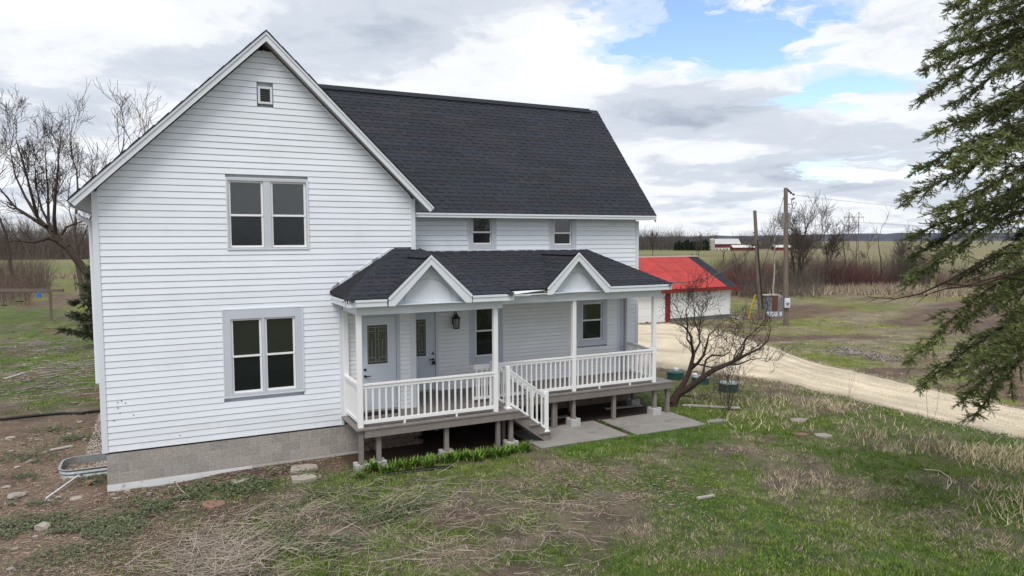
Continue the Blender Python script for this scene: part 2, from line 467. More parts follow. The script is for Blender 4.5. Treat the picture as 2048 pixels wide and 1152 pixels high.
def spread(a, b, step, lo, hi, gr=1.10):
    v = list(np.arange(a, b, step)); s = step
    t = v[-1]; s1 = step
    while t < hi:
        s1 *= gr; t += s1; v.append(t)
    t = v[0]; s1 = step; pre = []
    while t > lo:
        s1 *= gr; t -= s1; pre.append(t)
    return np.array(pre[::-1] + v)
gx = spread(-8, 21, 0.13, -5000, 6000); gy = spread(-11, 9, 0.13, -900, 7000)
GX, GY = np.meshgrid(gx, gy)
GZ = ground(GX, GY)
nx, ny = len(gx), len(gy)
ii = (np.arange(ny - 1)[:, None] * nx + np.arange(nx - 1)[None]).ravel()
gm = bpy.data.materials.new('ground_cover')
gm.use_nodes = True
T = gm.node_tree
gb = T.nodes['Principled BSDF']
gb.inputs['Roughness'].default_value = 0.95
gb.inputs['Specular IOR Level'].default_value = 0.12
ga = T.nodes.new('ShaderNodeAttribute'); ga.attribute_name = 'tint'
gt = T.nodes.new('ShaderNodeTexCoord')
def gnoise(s, d, r_):
    n = T.nodes.new('ShaderNodeTexNoise'); n.inputs['Scale'].default_value = s; n.inputs['Detail'].default_value = d; n.inputs['Roughness'].default_value = r_
    T.links.new(gt.outputs['Object'], n.inputs['Vector']); return n.outputs[0]
def grange(v, a, b, c, d):
    n = T.nodes.new('ShaderNodeMapRange')
    for i, q in enumerate((a, b, c, d)):
        n.inputs[i + 1].default_value = q
    T.links.new(v, n.inputs[0]); return n.outputs[0]
gs = T.nodes.new('ShaderNodeVectorMath'); gs.operation = 'SCALE'
T.links.new(ga.outputs['Color'], gs.inputs[0])
mu = T.nodes.new('ShaderNodeMath'); mu.operation = 'MULTIPLY'
T.links.new(grange(gnoise(26, 6, 0.75), 0.3, 0.7, 0.55, 1.4), mu.inputs[0])
T.links.new(grange(gnoise(5, 6, 0.7), 0.3, 0.7, 0.78, 1.2), mu.inputs[1])
mu2 = T.nodes.new('ShaderNodeMath'); mu2.operation = 'MULTIPLY'
T.links.new(mu.outputs[0], mu2.inputs[0]); T.links.new(grange(gnoise(1.1, 7, 0.7), 0.32, 0.68, 0.68, 1.32), mu2.inputs[1])
T.links.new(mu2.outputs[0], gs.inputs['Scale'])
gmx = T.nodes.new('ShaderNodeMix'); gmx.data_type = 'RGBA'
T.links.new(grange(gnoise(48, 4, 0.7), 0.58, 0.66, 0.0, 0.55), gmx.inputs[0])
T.links.new(gs.outputs[0], gmx.inputs[6]); gmx.inputs[7].default_value = (0.33, 0.285, 0.23, 1)
T.links.new(gmx.outputs[2], gb.inputs['Base Color'])
gbp = T.nodes.new('ShaderNodeBump'); gbp.inputs['Distance'].default_value = 0.05
T.links.new(gnoise(22, 8, 0.75), gbp.inputs['Height']); T.links.new(gbp.outputs[0], gb.inputs['Normal'])
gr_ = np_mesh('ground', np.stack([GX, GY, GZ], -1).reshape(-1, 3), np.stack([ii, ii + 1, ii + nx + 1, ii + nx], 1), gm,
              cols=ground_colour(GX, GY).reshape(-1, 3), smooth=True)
tag(gr_, 'patchy spring lawn of thatch, soil and young grass running out to open fields', 'ground', kind='structure')

NEAR = [(1180, 722), (1316, 735), (1420, 744), (1480, 752), (1540, 760), (1590, 770), (1659, 788), (1700, 797), (1860, 837), (2047, 877), (2400, 950)]
FAR = [(1180, 650), (1345, 647), (1400, 656), (1444, 663), (1483, 675), (1510, 683), (1560, 698), (1580, 708), (1620, 722), (1659, 733), (1700, 741), (1840, 775), (2047, 819), (2400, 890)]
dv, dc = [], []
us = np.concatenate([np.linspace(1180, 1700, 90), np.linspace(1706, 2400, 70)])
NR = 31
DRIVE = []
for i, px in enumerate(us):
    a = onG(px, np.interp(px, *zip(*NEAR)) + 2.2 * (vnoise(px * .06, 3) - .5)); b = onG(px, np.interp(px, *zip(*FAR)) + 2.2 * (vnoise(px * .07, 9) - .5))
    DRIVE.append((a[:2], b[:2]))
    for k in range(NR):
        t = k / (NR - 1)
        p = a * (1 - t) + b * t
        edge = min(t, 1 - t) * 2
        z = float(ground(p[0], p[1])) + 0.004 + 0.045 * sstep(0, .22, edge) - 0.012 * (math.exp(-((t - .32) / .07) ** 2) + math.exp(-((t - .68) / .07) ** 2))
        dv.append((p[0], p[1], z))
        n = float(fbm(p[0] * 2, p[1] * 2, .6, 4)); tr = math.exp(-((t - .32) / .08) ** 2) + math.exp(-((t - .68) / .08) ** 2)
        c = np.array([0.60, 0.52, 0.395]) * (0.88 + .30 * (n - .5) + .42 * (float(vnoise(t * 26, px * .012 + 3)) - .5) * (1 - .5 * tr) + .22 * (float(fbm(p[0], p[1], 1.3, 3)) - .5)) * (1 + .06 * tr)
        e = float(sstep(.16, 0.0, edge + .22 * (n - .5)))
        dc.append(c * (1 - .55 * e) + np.array([.20, .17, .13]) * .55 * e)
df = [(i * NR + k, (i + 1) * NR + k, (i + 1) * NR + k + 1, i * NR + k + 1) for i in range(len(us) - 1) for k in range(NR - 1)]
M['gravel'] = mat('cream_gravel', (0.5, 0.44, 0.33), 0.95, 0.12, 14, 0.02, 45, attr=True, spec=0.15)
dro = np_mesh('driveway', dv, df, M['gravel'], cols=np.array(dc), smooth=True)
tag(dro, 'pale cream gravel driveway curving from the garage past the lawn', 'driveway', kind='structure')

# two concrete slabs in front of the right hand deck, with a weedy joint between them
def slab(name, x0, x1, y0, y1, label):
    g = 0.02
    p = []
    for t in np.linspace(0, 1, 9): p.append((x0 + (x1 - x0) * t, y0 + 0.05 * (vnoise(t * 6, x0) - .5)))
    for t in np.linspace(0, 1, 7)[1:]: p.append((x1 + 0.04 * (vnoise(t * 6, x1) - .5), y0 + (y1 - y0) * t))
    p += [(x0, y1)]
    m_ = MB().prism([(x, y, -0.86) for x, y in p], (0, 0, 0.185))
    o = m_.build(name, M['concrete'])
    return tag(o, label, 'slab', kind='structure')
slab('concrete_slab', 8.78, 11.20, -1.62, -0.05, 'stained concrete slab at the foot of the porch stairs')
slab('concrete_slab', 11.40, 13.60, -1.70, -0.10, 'stained concrete slab under the far right end of the deck')

def ridge(name, label, az0, az1, dist, h0, h1, col, seed, thick=120):
    n = 260; V = []; cols = []
    for i in range(n):
        a = R(az0 + (az1 - az0) * i / (n - 1))
        h = h0 + (h1 - h0) * float(fbm(i * .05, seed, 1.0, 3)) + 3.5 * random.random() + 2.5 * float(vnoise(i * .7, seed))
        for d_, hh in ((-thick * .5, 0), (-thick * .42, h * .72), (0, h), (thick * .6, h * .9), (thick, 0)):
            x = CAM[0] + math.sin(a) * (dist + d_); y = CAM[1] + math.cos(a) * (dist + d_)
            V.append((x, y, float(ground(x, y)) - 1 + hh))
            cols.append(np.array(col) * (0.75 + .5 * random.random()))
    F = [(i * 5 + k, (i + 1) * 5 + k, (i + 1) * 5 + k + 1, i * 5 + k + 1) for i in range(n - 1) for k in range(4)]
    return tag(np_mesh(name, V, F, M['brush'], cols=np.array(cols)), label, 'hills', kind='structure')
ridge('wooded_hills', 'low blue grey wooded hills along the horizon', -60, 110, 2600, 12, 30, (0.080, 0.086, 0.112), 3)

# ------------------------------------------------------------------ the farmhouse
house = thing('farmhouse', 'white two storey farmhouse with dark shingled roof and a covered front porch', 'house', (0, 0, -0.75))
XR, YW, XE = 6.35, 1.5, 13.74        # right corner of the gable block, wing wall, end of the wing
KG = 0.976                            # pitch of the front gable
core = MB()
core.prism([(0.02, 0.17, 0.0), (XR - .02, 0.17, 0.0), (XR - .02, 0.17, 4.98), (XR / 2, 0.17, 4.98 + KG * (XR / 2 - .02)), (0.02, 0.17, 4.98)], (0, 7.83, 0))
core.prism([(5.9, YW + .17, 0.0), (XE - .02, YW + .17, 0.0), (XE - .02, YW + .17, 4.6), (5.9, YW + .17, 4.6)], (0, 5.33, 0))
core.prism([(XE - .03, 1.6, 4.6), (XE - .03, 7.0, 4.6), (XE - .03, 4.3, 7.6)], (-8.5, 0, 0))
core.build('wall_core', M['siding'], house)
MB().box(4.95, XR - .02, .12, 7.9, -.95, .0).box(XR - .02, XE - .04, YW + .2, 6.95, -.95, .0).box(.06, 4.95, .14, 7.9, -.95, 0).build('foundation_core', M['oldstone'], house)

def board(parent, x0, x1, Y, z, e, m_, xt0=None, xt1=None, lip=0.017):
    """one lap of siding, its lower edge proud and a shadow gap above it"""
    xt0 = x0 if xt0 is None else xt0; xt1 = x1 if xt1 is None else xt1
    g = 0.0065
    MB().hexa([(x0, Y - lip, z), (x1, Y - lip, z), (x1, Y + .02, z), (x0, Y + .02, z)],
              [(xt0, Y - .006, z + e - g), (xt1, Y - .006, z + e - g), (xt1, Y + .02, z + e - g), (xt0, Y + .02, z + e - g)]).build('siding_board', m_, parent)
fw = MB()
fw.prism([(0.03, .105, 0.0), (XR - .03, .105, 0.0), (XR - .03, .105, 4.97), (XR / 2, .105, 4.97 + KG * (XR / 2 - .03)), (.03, .105, 4.97)], (0, .06, 0))
front = fw.build('front_wall', M['siding'], house)
EXP = 0.1268
OPEN_F = [(2.345, 3.985, 3.905, 5.385), (2.195, 3.81, 0.84, 2.69), (3.0, 3.325, 6.895, 7.275), (4.60, 6.4, -1, 3.0)]
def holes(segs, z0, z1, openings):
    for (a, b, c, d) in openings:
        if z1 > c + .03 and z0 < d - .03:
            out = []
            for (s, e) in segs:
                if b <= s or a >= e:
                    out.append((s, e)); continue
                if a > s: out.append((s, a))
                if b < e: out.append((b, e))
            segs = out
    return segs
z = 0.0
while z < 8.05:
    def lim(zz):
        i = max(0.0, (zz - 5.01) / KG)
        return 0.075 + max(0, i - .075), XR - .075 - max(0, i - .075)
    a0, a1 = lim(z); b0, b1 = lim(z + EXP - .01)
    if b1 <= b0 + .05:
        break
    op = list(OPEN_F)
    if 3.0 <= z < 3.87:              # the porch roof leans on this part of the wall
        op.append((4.36 + (z - 3.0) / .583 + .12, 6.4, z - 1, z + 1))
    for (s, e) in holes([(a0, a1)], z, z + EXP, op):
        sm = M['siding_low'] if z < .36 else M['siding']
        cut = s + (e - s) * random.uniform(.2, .8)
        if e - s > 3.7:              # butt joint, the left board lapping a little over the right one
            board(front, s, cut + .006, 0.0, z + random.uniform(-.0012, .0012), EXP, sm, b0 if s == a0 else s, None, lip=.019)
            board(front, cut, e, 0.0, z + random.uniform(-.0012, .0012), EXP, sm, None, b1 if e == a1 else e)
        else:
            board(front, s, e, 0.0, z, EXP, sm, b0 if s == a0 else s, b1 if e == a1 else e)
    z += EXP
for (x0, x1, z0, z1) in ((-.022, .082, -.01, 5.03), (XR - .082, XR + .022, 3.86, 5.03), (4.585, 4.66, -.01, 2.98)):
    MB().box(x0, x1, -.028, .10, z0, z1).build('corner_board', M['white'], front, bevel=.004)

for (px, py) in ((235, 805), (243, 802), (251, 806), (236, 816), (267, 830), (228, 841), (240, 826), (360, 871), (505, 455)):
    q = onY(px, py, -.02); MB().tube([(q[0], -.02, q[2]), (q[0], .0, q[2])], .011, 6).build('nail_hole', M['black'], front)
wall2 = MB().box(XR, XE - .02, YW + .105, YW + .165, 0.18, 4.62).build('wing_wall', M['siding'], house)
OPEN_W = [(8.31, 9.13, 3.82, 4.72), (10.74, 11.61, 3.79, 4.70)]
z = 3.70
while z < 4.60:
    for (s, e) in holes([(XR, XE - .08)], z, z + EXP, OPEN_W):
        board(wall2, s, e, YW, z, EXP, M['siding'])
    z += EXP
z = 3.70
while z > 0.2:                       # the strip of siding beside the porch, at the end of the wing
    z -= EXP
    board(wall2, 13.41 if z < 2.9 else 12.3, XE - .08, YW, z, EXP, M['siding'])
MB().box(XE - .085, XE + .02, YW - .028, YW + .1, 0.0, 4.62).build('corner_board', M['white'], wall2, bevel=.004)

CE = 0.1016                           # the old narrow clapboards under the porch
pw = MB().box(4.66, XR - .02, .105, .16, .17, 2.95).build('porch_wall', M['clap'], house)
z = 0.2
while z < 2.72:
    for (s, e) in holes([(4.66, XR - .10)], z, z + CE, [(5.0, 5.98, .1, 2.45)]):
        board(pw, s, e, 0.035, z, CE, M['clap'], lip=.014)
    for (s, e) in holes([(XR, 13.14)], z, z + CE, [(6.51, 7.47, .1, 2.34), (8.33, 9.31, .82, 2.52), (11.66, 12.66, 1.06, 2.50)]):
        board(wall2, s, e, YW, z, CE, M['clap'], lip=.014)
    z += CE
MB().box(XR - .115, XR + .012, .005, .12, .19, 2.8).build('corner_board', M['white'], pw, bevel=.004)

# foundation of split faced blocks
fnd = MB().box(0.045, 5.0, -0.001, 0.12, -0.95, -0.012).build('foundation_wall', M['mortar'], house)
bw, bh = 0.4064, 0.2032
for r_ in range(3):
    z1 = -0.03 - r_ * bh; x = 0.04 - (0.2 if r_ % 2 == 0 else 0.0)
    while x < 4.95:
        x0, x1 = max(x, .04) + .006, min(x + bw, 5.0) - .006
        if x1 - x0 > .05:
            b = MB().box(x0, x1, -.004, .03, z1 - bh + .012, z1)
            o = b.build('block', M['block'], fnd)
            bm = bmesh.new(); bm.from_mesh(o.data)
            fr = [f for f in bm.faces if f.normal.y < -.9]
            bmesh.ops.subdivide_edges(bm, edges=fr[0].edges[:], cuts=3, use_grid_fill=True)
            for v in bm.verts:
                if v.co.y < -.003 and x0 + .01 < v.co.x < x1 - .01 and abs(v.co.z + .75 - (z1 - bh / 2)) < bh / 2 - .015:
                    v.co.y -= random.uniform(.003, .018)
            bm.to_mesh(o.data); bm.free()
        x += bw
MB().box(4.6, 5.02, .004, .05, -.66, -.03).build('foundation_patch', M['concrete'], fnd)
MB().box(0.036, 2.7, -.012, .02, -.95, -.655).build('foundation_base_board', M['foam'], fnd)
MB().box(0.02, 4.66, -.006, .06, -.035, .002).build('sill_strip', M['black'], fnd)
for i in range(26):                   # old rubble under the porch
    x = 5.05 + (i % 9) * .17 + random.uniform(-.03, .03); zz = -.68 + (i // 9) * .24
    s = random.uniform(.10, .16)
    bm = bmesh.new(); bmesh.ops.create_icosphere(bm, subdivisions=1, radius=1)
    for v in bm.verts:
        k = random.uniform(.85, 1.15); v.co = Vector((v.co.x * s * 1.1 * k + x, v.co.y * .08 + .12, v.co.z * s * .8 * k + zz + .75))
    me = bpy.data.meshes.new('rubble_stone'); bm.to_mesh(me); bm.free(); me.materials.append(M['oldstone'])
    link(bpy.data.objects.new('rubble_stone', me), fnd)
MB().box(6.3, 13.6, YW + .06, YW + .2, -.9, .1).build('wing_foundation', M['oldstone'], house)

def sash(par, x0, x1, z0, z1, Y, pane='glass', fr=.042, name='sash'):
    s = MB()
    s.box(x0, x1, Y - .02, Y + .02, z0, z0 + fr); s.box(x0, x1, Y - .02, Y + .02, z1 - fr * .8, z1)
    s.box(x0, x0 + fr, Y - .019, Y + .019, z0 + fr, z1 - fr * .8); s.box(x1 - fr, x1, Y - .019, Y + .019, z0 + fr, z1 - fr * .8)
    s.build(name, M['vinyl'], par)
    MB().box(x0 + fr * .7, x1 - fr * .7, Y + .004, Y + .01, z0 + fr * .7, z1 - fr * .6).build('pane', M[pane], par)
def window(Y, ox0, ox1, oz0, oz1, trim, units, mid, sill=True, trimmat='bluetrim', head=None, bot=None):
    """outer casing rectangle, casing width, list of (x0,x1) sash units inside it"""
    w_ = MB(); head = trim if head is None else head; bot = trim if bot is None else bot
    w_.box(ox0, ox0 + trim, Y - .028, Y + .09, oz0, oz1); w_.box(ox1 - trim, ox1, Y - .028, Y + .09, oz0, oz1)
    w_.box(ox0 + trim, ox1 - trim, Y - .031, Y + .09, oz1 - head, oz1); w_.box(ox0 + trim, ox1 - trim, Y - .031, Y + .09, oz0, oz0 + bot)
    for (a, b), (c, d) in zip(units[:-1], units[1:]):
        w_.box(b, c, Y - .024, Y + .088, oz0 + bot, oz1 - head)
    o = w_.build('window', M[trimmat], house)
    MB().box(ox0 + trim * .5, ox1 - trim * .5, Y + .07, Y + .095, oz0 + bot * .5, oz1 - head * .5).build('window_backing', M['black'], o)
    for (a, b) in units:
        sash(o, a + .004, b - .004, mid - .02, oz1 - head - .004, Y + .028)
        sash(o, a + .004, b - .004, oz0 + bot + .004, mid + .022, Y + .048 - .01, pane='screen')
    # slim white outer moulding
    k = MB(); t = .022
    k.box(ox0 - t, ox0, Y - .034, Y + .02, oz0 - t, oz1 + t); k.box(ox1, ox1 + t, Y - .034, Y + .02, oz0 - t, oz1 + t)
    k.box(ox0, ox1, Y - .034, Y + .02, oz0 - t, oz0); k.box(ox0, ox1, Y - .034, Y + .02, oz1, oz1 + t)
    k.build('moulding', M['white'], o)
    return o
window(0, 2.367, 3.963, 3.927, 5.363, .022, [(2.389, 3.074), (3.216, 3.941)], 4.615, head=.04, bot=.02)
window(0, 2.217, 3.792, .862, 2.668, .143, [(2.360, 2.968), (3.026, 3.649)], 1.692, head=.19, bot=.055)
window(YW, 8.33, 9.11, 3.84, 4.70, .125, [(8.43, 9.005)], 4.29, head=.02)
window(YW, 10.76, 11.59, 3.81, 4.68, .125, [(10.88, 11.465)], 4.27, head=.02)
window(YW, 8.35, 9.29, .84, 2.50, .15, [(8.50, 9.14)], 1.68)
window(YW, 11.68, 12.64, 1.08, 2.48, .13, [(11.81, 12.51)], 1.78, head=.2)

v = MB(); v.box(3.02, 3.065, -.03, .05, 6.91, 7.26); v.box(3.26, 3.305, -.03, .05, 6.91, 7.26); v.box(3.065, 3.26, -.031, .05, 7.215, 7.26); v.box(3.065, 3.26, -.031, .05, 6.91, 6.95)
vo = v.build('gable_vent', M['white'], house)
MB().box(3.05, 3.28, .04, .055, 6.93, 7.24).build('vent_backing', M['black'], vo)
for i in range(7):
    z0 = 6.955 + i * .037
    MB().hexa([(3.065, -.018, z0), (3.26, -.018, z0), (3.26, .03, z0 + .026), (3.065, .03, z0 + .026)], [(3.065, -.018, z0 + .006), (3.26, -.018, z0 + .006), (3.26, .03, z0 + .032), (3.065, .03, z0 + .032)]).build('slat', M['foundation'], vo)

# front gable roof
def roof_slab(name, p, q, y0, y1, th, m_, par):
    """a sloping slab: p eave, q ridge as (x,z) of its top face"""
    d = Vector((q[0] - p[0], 0, q[1] - p[1])).normalized(); n_ = Vector((d.z, 0, -d.x)) if d.x > 0 else Vector((-d.z, 0, d.x))
    n_ = Vector((n_.x, 0, n_.z)); n_ = n_ if n_.z < 0 else -n_
    a = Vector((p[0], 0, p[1])); b = Vector((q[0], 0, q[1]))
    return MB().prism([a + Vector((0, y0, 0)), b + Vector((0, y0, 0)), b + n_ * th + Vector((0, y0, 0)), a + n_ * th + Vector((0, y0, 0))], (0, y1 - y0, 0)).build(name, m_, par)
AX, AZ = 3.175, 8.30
EL, ER = (-.372, AZ - KG * 3.547), (6.735, AZ - KG * 3.56)
gr = MB()
for s, e in ((-1, EL), (1, ER)):
    gr.prism([(e[0], -.285, e[1]), (AX, -.285, AZ), (AX, -.285, AZ - .145), (e[0] - s * .065, -.285, e[1] - .066)], (0, 8.5, 0))
gro = gr.build('gable_roof', M['soffit'], house)
for s, e in ((-1, EL), (1, ER)):
    # rake board, its upper moulding and the dark edge of the shingles
    dx, dz = s * .094, -.0965
    MB().prism([(e[0] - s * .005, -.315, e[1] - .008), (AX, -.315, AZ - .01), (AX, -.315, AZ - .185), (e[0] - s * .105, -.315, e[1] - .098)], (0, .028, 0)).build('rake_board', M['white'], gro)
    MB().prism([(e[0] + s * .002, -.334, e[1] + .004), (AX, -.334, AZ + .002), (AX, -.334, AZ - .055), (e[0] - s * .035, -.334, e[1] - .034)], (0, .018, 0)).build('rake_moulding', M['white'], gro)
    MB().prism([(e[0] + s * .022, -.345, e[1] - .004), (AX, -.345, AZ + .034), (AX, -.345, AZ + .004), (e[0] + s * .012, -.345, e[1] - .016)], (0, 8.6, 0)).build('shingle_layer', M['shingle'], gro)
# eave boards at the foot of the two slopes
MB().box(EL[0] - .004, EL[0] + .02, -.28, 8.2, EL[1] - .10, EL[1] - .02).build('eave_board', M['white'], gro)
for i in range(14):                   # lapped shingle edges that break the line of the rake
    t = i / 14
    for s, e in ((-1, EL), (1, ER)):
        x = e[0] + (AX - e[0]) * t; zz = e[1] + (AZ - e[1]) * t + .028
        MB().prism([(x, -.352, zz + .002), (x - s * .20, -.352, zz + .20 * KG + .012), (x - s * .2, -.352, zz + .2 * KG - .004), (x, -.352, zz - .01)], (0, .30, 0)).build('shingle', M['shingle'], gro)
# downspout on the left wall
ds = MB().tube([(-.34, 1.0, 4.64), (-.32, 1.0, 4.57), (-.16, 1.0, 4.50), (-.115, 1.0, 4.40), (-.11, 1.0, 1.2)], .05, 8)
ds.build('downspout', M['white'], house)

# wing roof
WE, WR = (1.15, 4.77), (4.30, 8.28)
wr = MB()
sl_ = Vector((0, WR[0] - WE[0], WR[1] - WE[1])); SLEN = sl_.length; sd = sl_.normalized(); sn = Vector((0, -sd.z, sd.y))
X0W, X1W = 5.2, 14.13
wr.prism([(X0W, WE[0], WE[1]), (X0W, WR[0], WR[1]), (X0W, WR[0], WR[1] - .16), (X0W, WE[0] + .06, WE[1] - .07)], (X1W - X0W - .02, 0, 0))
wr.prism([(X0W, 7.45, WE[1]), (X0W, WR[0], WR[1]), (X0W, WR[0], WR[1] - .16), (X0W, 7.39, WE[1] - .07)], (X1W - X0W - .02, 0, 0))
wro = wr.build('wing_roof', M['felt'], house)
MB().box(6.30, X1W - .015, WE[0] - .022, WE[0] + .004, WE[1] - .115, WE[1] - .012).build('fascia', M['white'], wro)
MB().box(6.30, X1W - .01, WE[0] - .036, WE[0] - .02, WE[1] - .05, WE[1] - .004).build('drip_edge', M['white'], wro)
MB().box(6.36, X1W - .03, WE[0] + .004, YW + .04, WE[1] - .118, WE[1] - .10).build('soffit', M['soffit'], wro)
MB().prism([(X1W - .006, WE[0], WE[1] - .10), (X1W - .006, WR[0], WR[1] - .01), (X1W - .006, 7.45, WE[1] - .10), (X1W - .006, 7.4, WE[1] - .2), (X1W - .006, WR[0], WR[1] - .16), (X1W - .006, WE[0] + .02, WE[1] - .2)], (.02, 0, 0)).build('rake_board', M['white'], wro)

VARS = {}
def shingle_mesh(ln, seed, ex, cut=None):
    """one laminated shingle in (u along the course, v up the slope, n out): a base strip and raised tabs"""
    r2 = random.Random(seed)
    m_ = MB()
    def slabq(u0, u1, v0, v1, n0, n1):
        m_.hexa([(u0, v0, 0), (u1, v0, 0), (u1, v1, -.002), (u0, v1, -.002)], [(u0, v0, n0), (u1, v0, n0), (u1, v1, n1), (u0, v1, n1)])
    slabq(0, ln - .004, .014, ex + .05, .009, .004)
    u = r2.uniform(-.1, .05)
    while u < ln:
        wd = r2.uniform(.11, .24)
        a, b = max(u, 0), min(u + wd, ln - .004)
        if b - a > .03:
            slabq(a, b, -.004, ex + .02, .019, .008)
        u += wd + r2.uniform(.07, .17)
    return m_
def lay(par, O, U, V_, Nn, poly, ex, name='shingle', start=0):
    """cover a convex polygon, given in (u,v) on a sloping plane, with shingles"""
    O, U, V_, Nn = map(Vector, (O, U, V_, Nn))
    us_ = [p[0] for p in poly]; vs_ = [p[1] for p in poly]
    area = sum(poly[i][0] * poly[(i + 1) % len(poly)][1] - poly[(i + 1) % len(poly)][0] * poly[i][1] for i in range(len(poly)))
    if area < 0: poly = poly[::-1]
    R3 = Matrix((U, V_, Nn)).transposed().to_4x4()
    def inside(u, v):
        return all((poly[(i + 1) % len(poly)][0] - a[0]) * (v - a[1]) - (poly[(i + 1) % len(poly)][1] - a[1]) * (u - a[0]) > -1e-6 for i, a in enumerate(poly))
    v = 0.0; row = 0
    while v < max(vs_) - .02:
        h = min(ex, max(vs_) - v)
        u = min(us_) - (row * .287 % 1.0) - .01
        while u < max(us_):
            seed = random.randrange(12)
            cs = [(u, v), (u + 1, v), (u + 1, v + h), (u, v + h)]
            full = all(inside(*c) for c in cs)
            mt = M['shingle2'] if random.random() < .35 else M['shingle']
            if full:
                key = (seed, round(ex, 4), mt.name)
                if key not in VARS:
                    t = shingle_mesh(1.0, seed, ex)
                    me = bpy.data.meshes.new('shingle'); me.from_pydata(t.v, [], t.f); me.materials.append(mt)
                    VARS[key] = me
                me = VARS[key]
            else:
                t = shingle_mesh(1.0, seed, ex)
                me = bpy.data.meshes.new('shingle'); me.from_pydata(t.v, [], t.f); me.materials.append(mt)
                bm = bmesh.new(); bm.from_mesh(me)
                for i, a in enumerate(poly):
                    b = poly[(i + 1) % len(poly)]
                    ex_, ey_ = b[0] - a[0], b[1] - a[1]
                    if bm.verts:
                        bmesh.ops.bisect_plane(bm, geom=bm.verts[:] + bm.edges[:] + bm.faces[:], plane_co=(a[0] - u, a[1] - v, 0), plane_no=(ey_, -ex_, 0), clear_outer=True)
                if len(bm.faces) < 2:
                    bm.free(); u += 1.0; continue
                bm.to_mesh(me); bm.free()
            o = bpy.data.objects.new(name, me)
            link(o, par)
            mw = R3.copy()
            mw.translation = O + U * u + V_ * v + Nn * .004 - org(par)
            o.matrix_basis = mw
            u += 1.0
        v += ex; row += 1
lay(wro, (0, WE[0], WE[1] + .0), (1, 0, 0), sd, sn, [(6.62, -.02), (X1W + .01, -.02), (X1W + .01, SLEN), (5.0, SLEN)], .1432)
MB().prism([(5.2, WR[0] - .15, WR[1] - .125), (5.2, WR[0], WR[1] + .03), (5.2, WR[0] + .15, WR[1] - .125), (5.2, WR[0], WR[1] + .005)], (X1W - 5.2 + .005, 0, 0)).build('ridge_cap', M['shingle'], wro)
MB().prism([(4.5, WR[0] - .15, WR[1] - .075), (4.5, WR[0] - .02, WR[1] + .058), (4.5, WR[0] + .02, WR[1] + .058), (4.5, WR[0] + .15, WR[1] - .075), (4.5, WR[0] + .13, WR[1] - .10), (4.5, WR[0], WR[1] + .02), (4.5, WR[0] - .13, WR[1] - .10)], (9.32, 0, 0)).build('ridge_vent', M['shingle'], wro)

# ------------------------------------------------------------------ the porch (parts of the house)
ZD = 0.20
deck = MB().box(4.78, 8.30, -1.30, -.02, .02, .15).box(6.4, 8.33, -.02, YW + .02, .02, .15).box(8.33, 13.55, -.31, YW + .02, .02, .15).build('porch_deck', M['felt'], house)
x = 4.59
while x < 13.60:
    x1 = min(x + .138, 13.62)
    y0 = -1.37 if x < 8.32 else -.35
    y1 = .03 if x1 < XR else YW + .02
    MB().box(x + .003, x1 - .003, y0, y1, ZD - .032, ZD - random.uniform(0, .003)).build('deck_board', M['deck'], deck)
    x += .1385
MB().box(4.77, 8.33, -1.352, -1.312, .008, .166).build('rim_board', M['deck'], deck)
MB().box(8.36, 13.60, -.336, -.30, .008, .166).build('rim_board', M['deck'], deck)
MB().box(8.33, 8.37, -1.35, -.3, .008, .166).build('rim_board', M['deck'], deck)
MB().box(13.565, 13.60, -.30, 1.5, .01, .166).build('rim_board', M['deck'], deck)
MB().box(4.76, 4.80, -1.31, .0, .02, .166).build('rim_board', M['deck'], deck)
MB().box(4.60, 8.36, -1.366, -1.31, .162, .197).build('nosing', M['deck'], deck)
def gz(x, y):
    return float(ground(x, y))
blocks = []
for (x, y, wd, blk) in ((4.705, -1.27, .095, 1), (5.09, -1.22, .095, 1), (6.61, -1.22, .095, 1), (7.85, -1.25, .09, 0), (8.20, -1.2, .095, 1), (8.29, -.62, .08, 0),
                        (9.90, -.2, .09, 0), (9.99, -.19, .05, 0), (10.485, -.21, .095, 1), (11.74, -.2, .095, 0), (13.07, -.21, .095, 1), (13.50, -.22, .10, 0), (13.25, 1.0, .095, 1), (11.2, 1.15, .095, 0), (7.2, 1.0, .095, 0)):
    on_slab = 8.8 < x < 13.6 and -1.6 < y < -.1
    base = -.675 if on_slab else gz(x, y) - .02
    top = base + (.19 if blk else 0)
    MB().box(x - wd / 2, x + wd / 2, y - wd / 2, y + wd / 2, top - (.031 if blk else 0), .165 if (x, y) == (4.705, -1.27) else .02).build('deck_post', M['deck'], deck, bevel=.004)
    if blk:
        blocks.append((x, y, base))
BL = ['weathered concrete footing block under the leftmost deck post', 'concrete footing block under the second deck post from the left', 'concrete footing block under the middle post of the left deck',
      'concrete footing block under the deck post beside the stairs', 'grey concrete footing block under the middle post of the right deck', 'grey concrete footing block near the right end of the deck', 'concrete footing block far back under the right end of the deck']
for (x, y, b), lb in zip(blocks, BL):
    m_ = MB()
    h = .14
    m_.box(x - h, x + h, y - h, y + h, b - .03, b + .16)
    for sx in (-1, 1):
        for sy in (-1, 1):
            m_.box(x + sx * .05 if sx > 0 else x - h, x + h if sx > 0 else x - .05, y + sy * .05 if sy > 0 else y - h, y + h if sy > 0 else y - .05, b + .16, b + .19)
    tag(m_.build('footing_block', M['cblock'], bevel=.006), lb, 'concrete block', 'footing blocks under the porch deck')

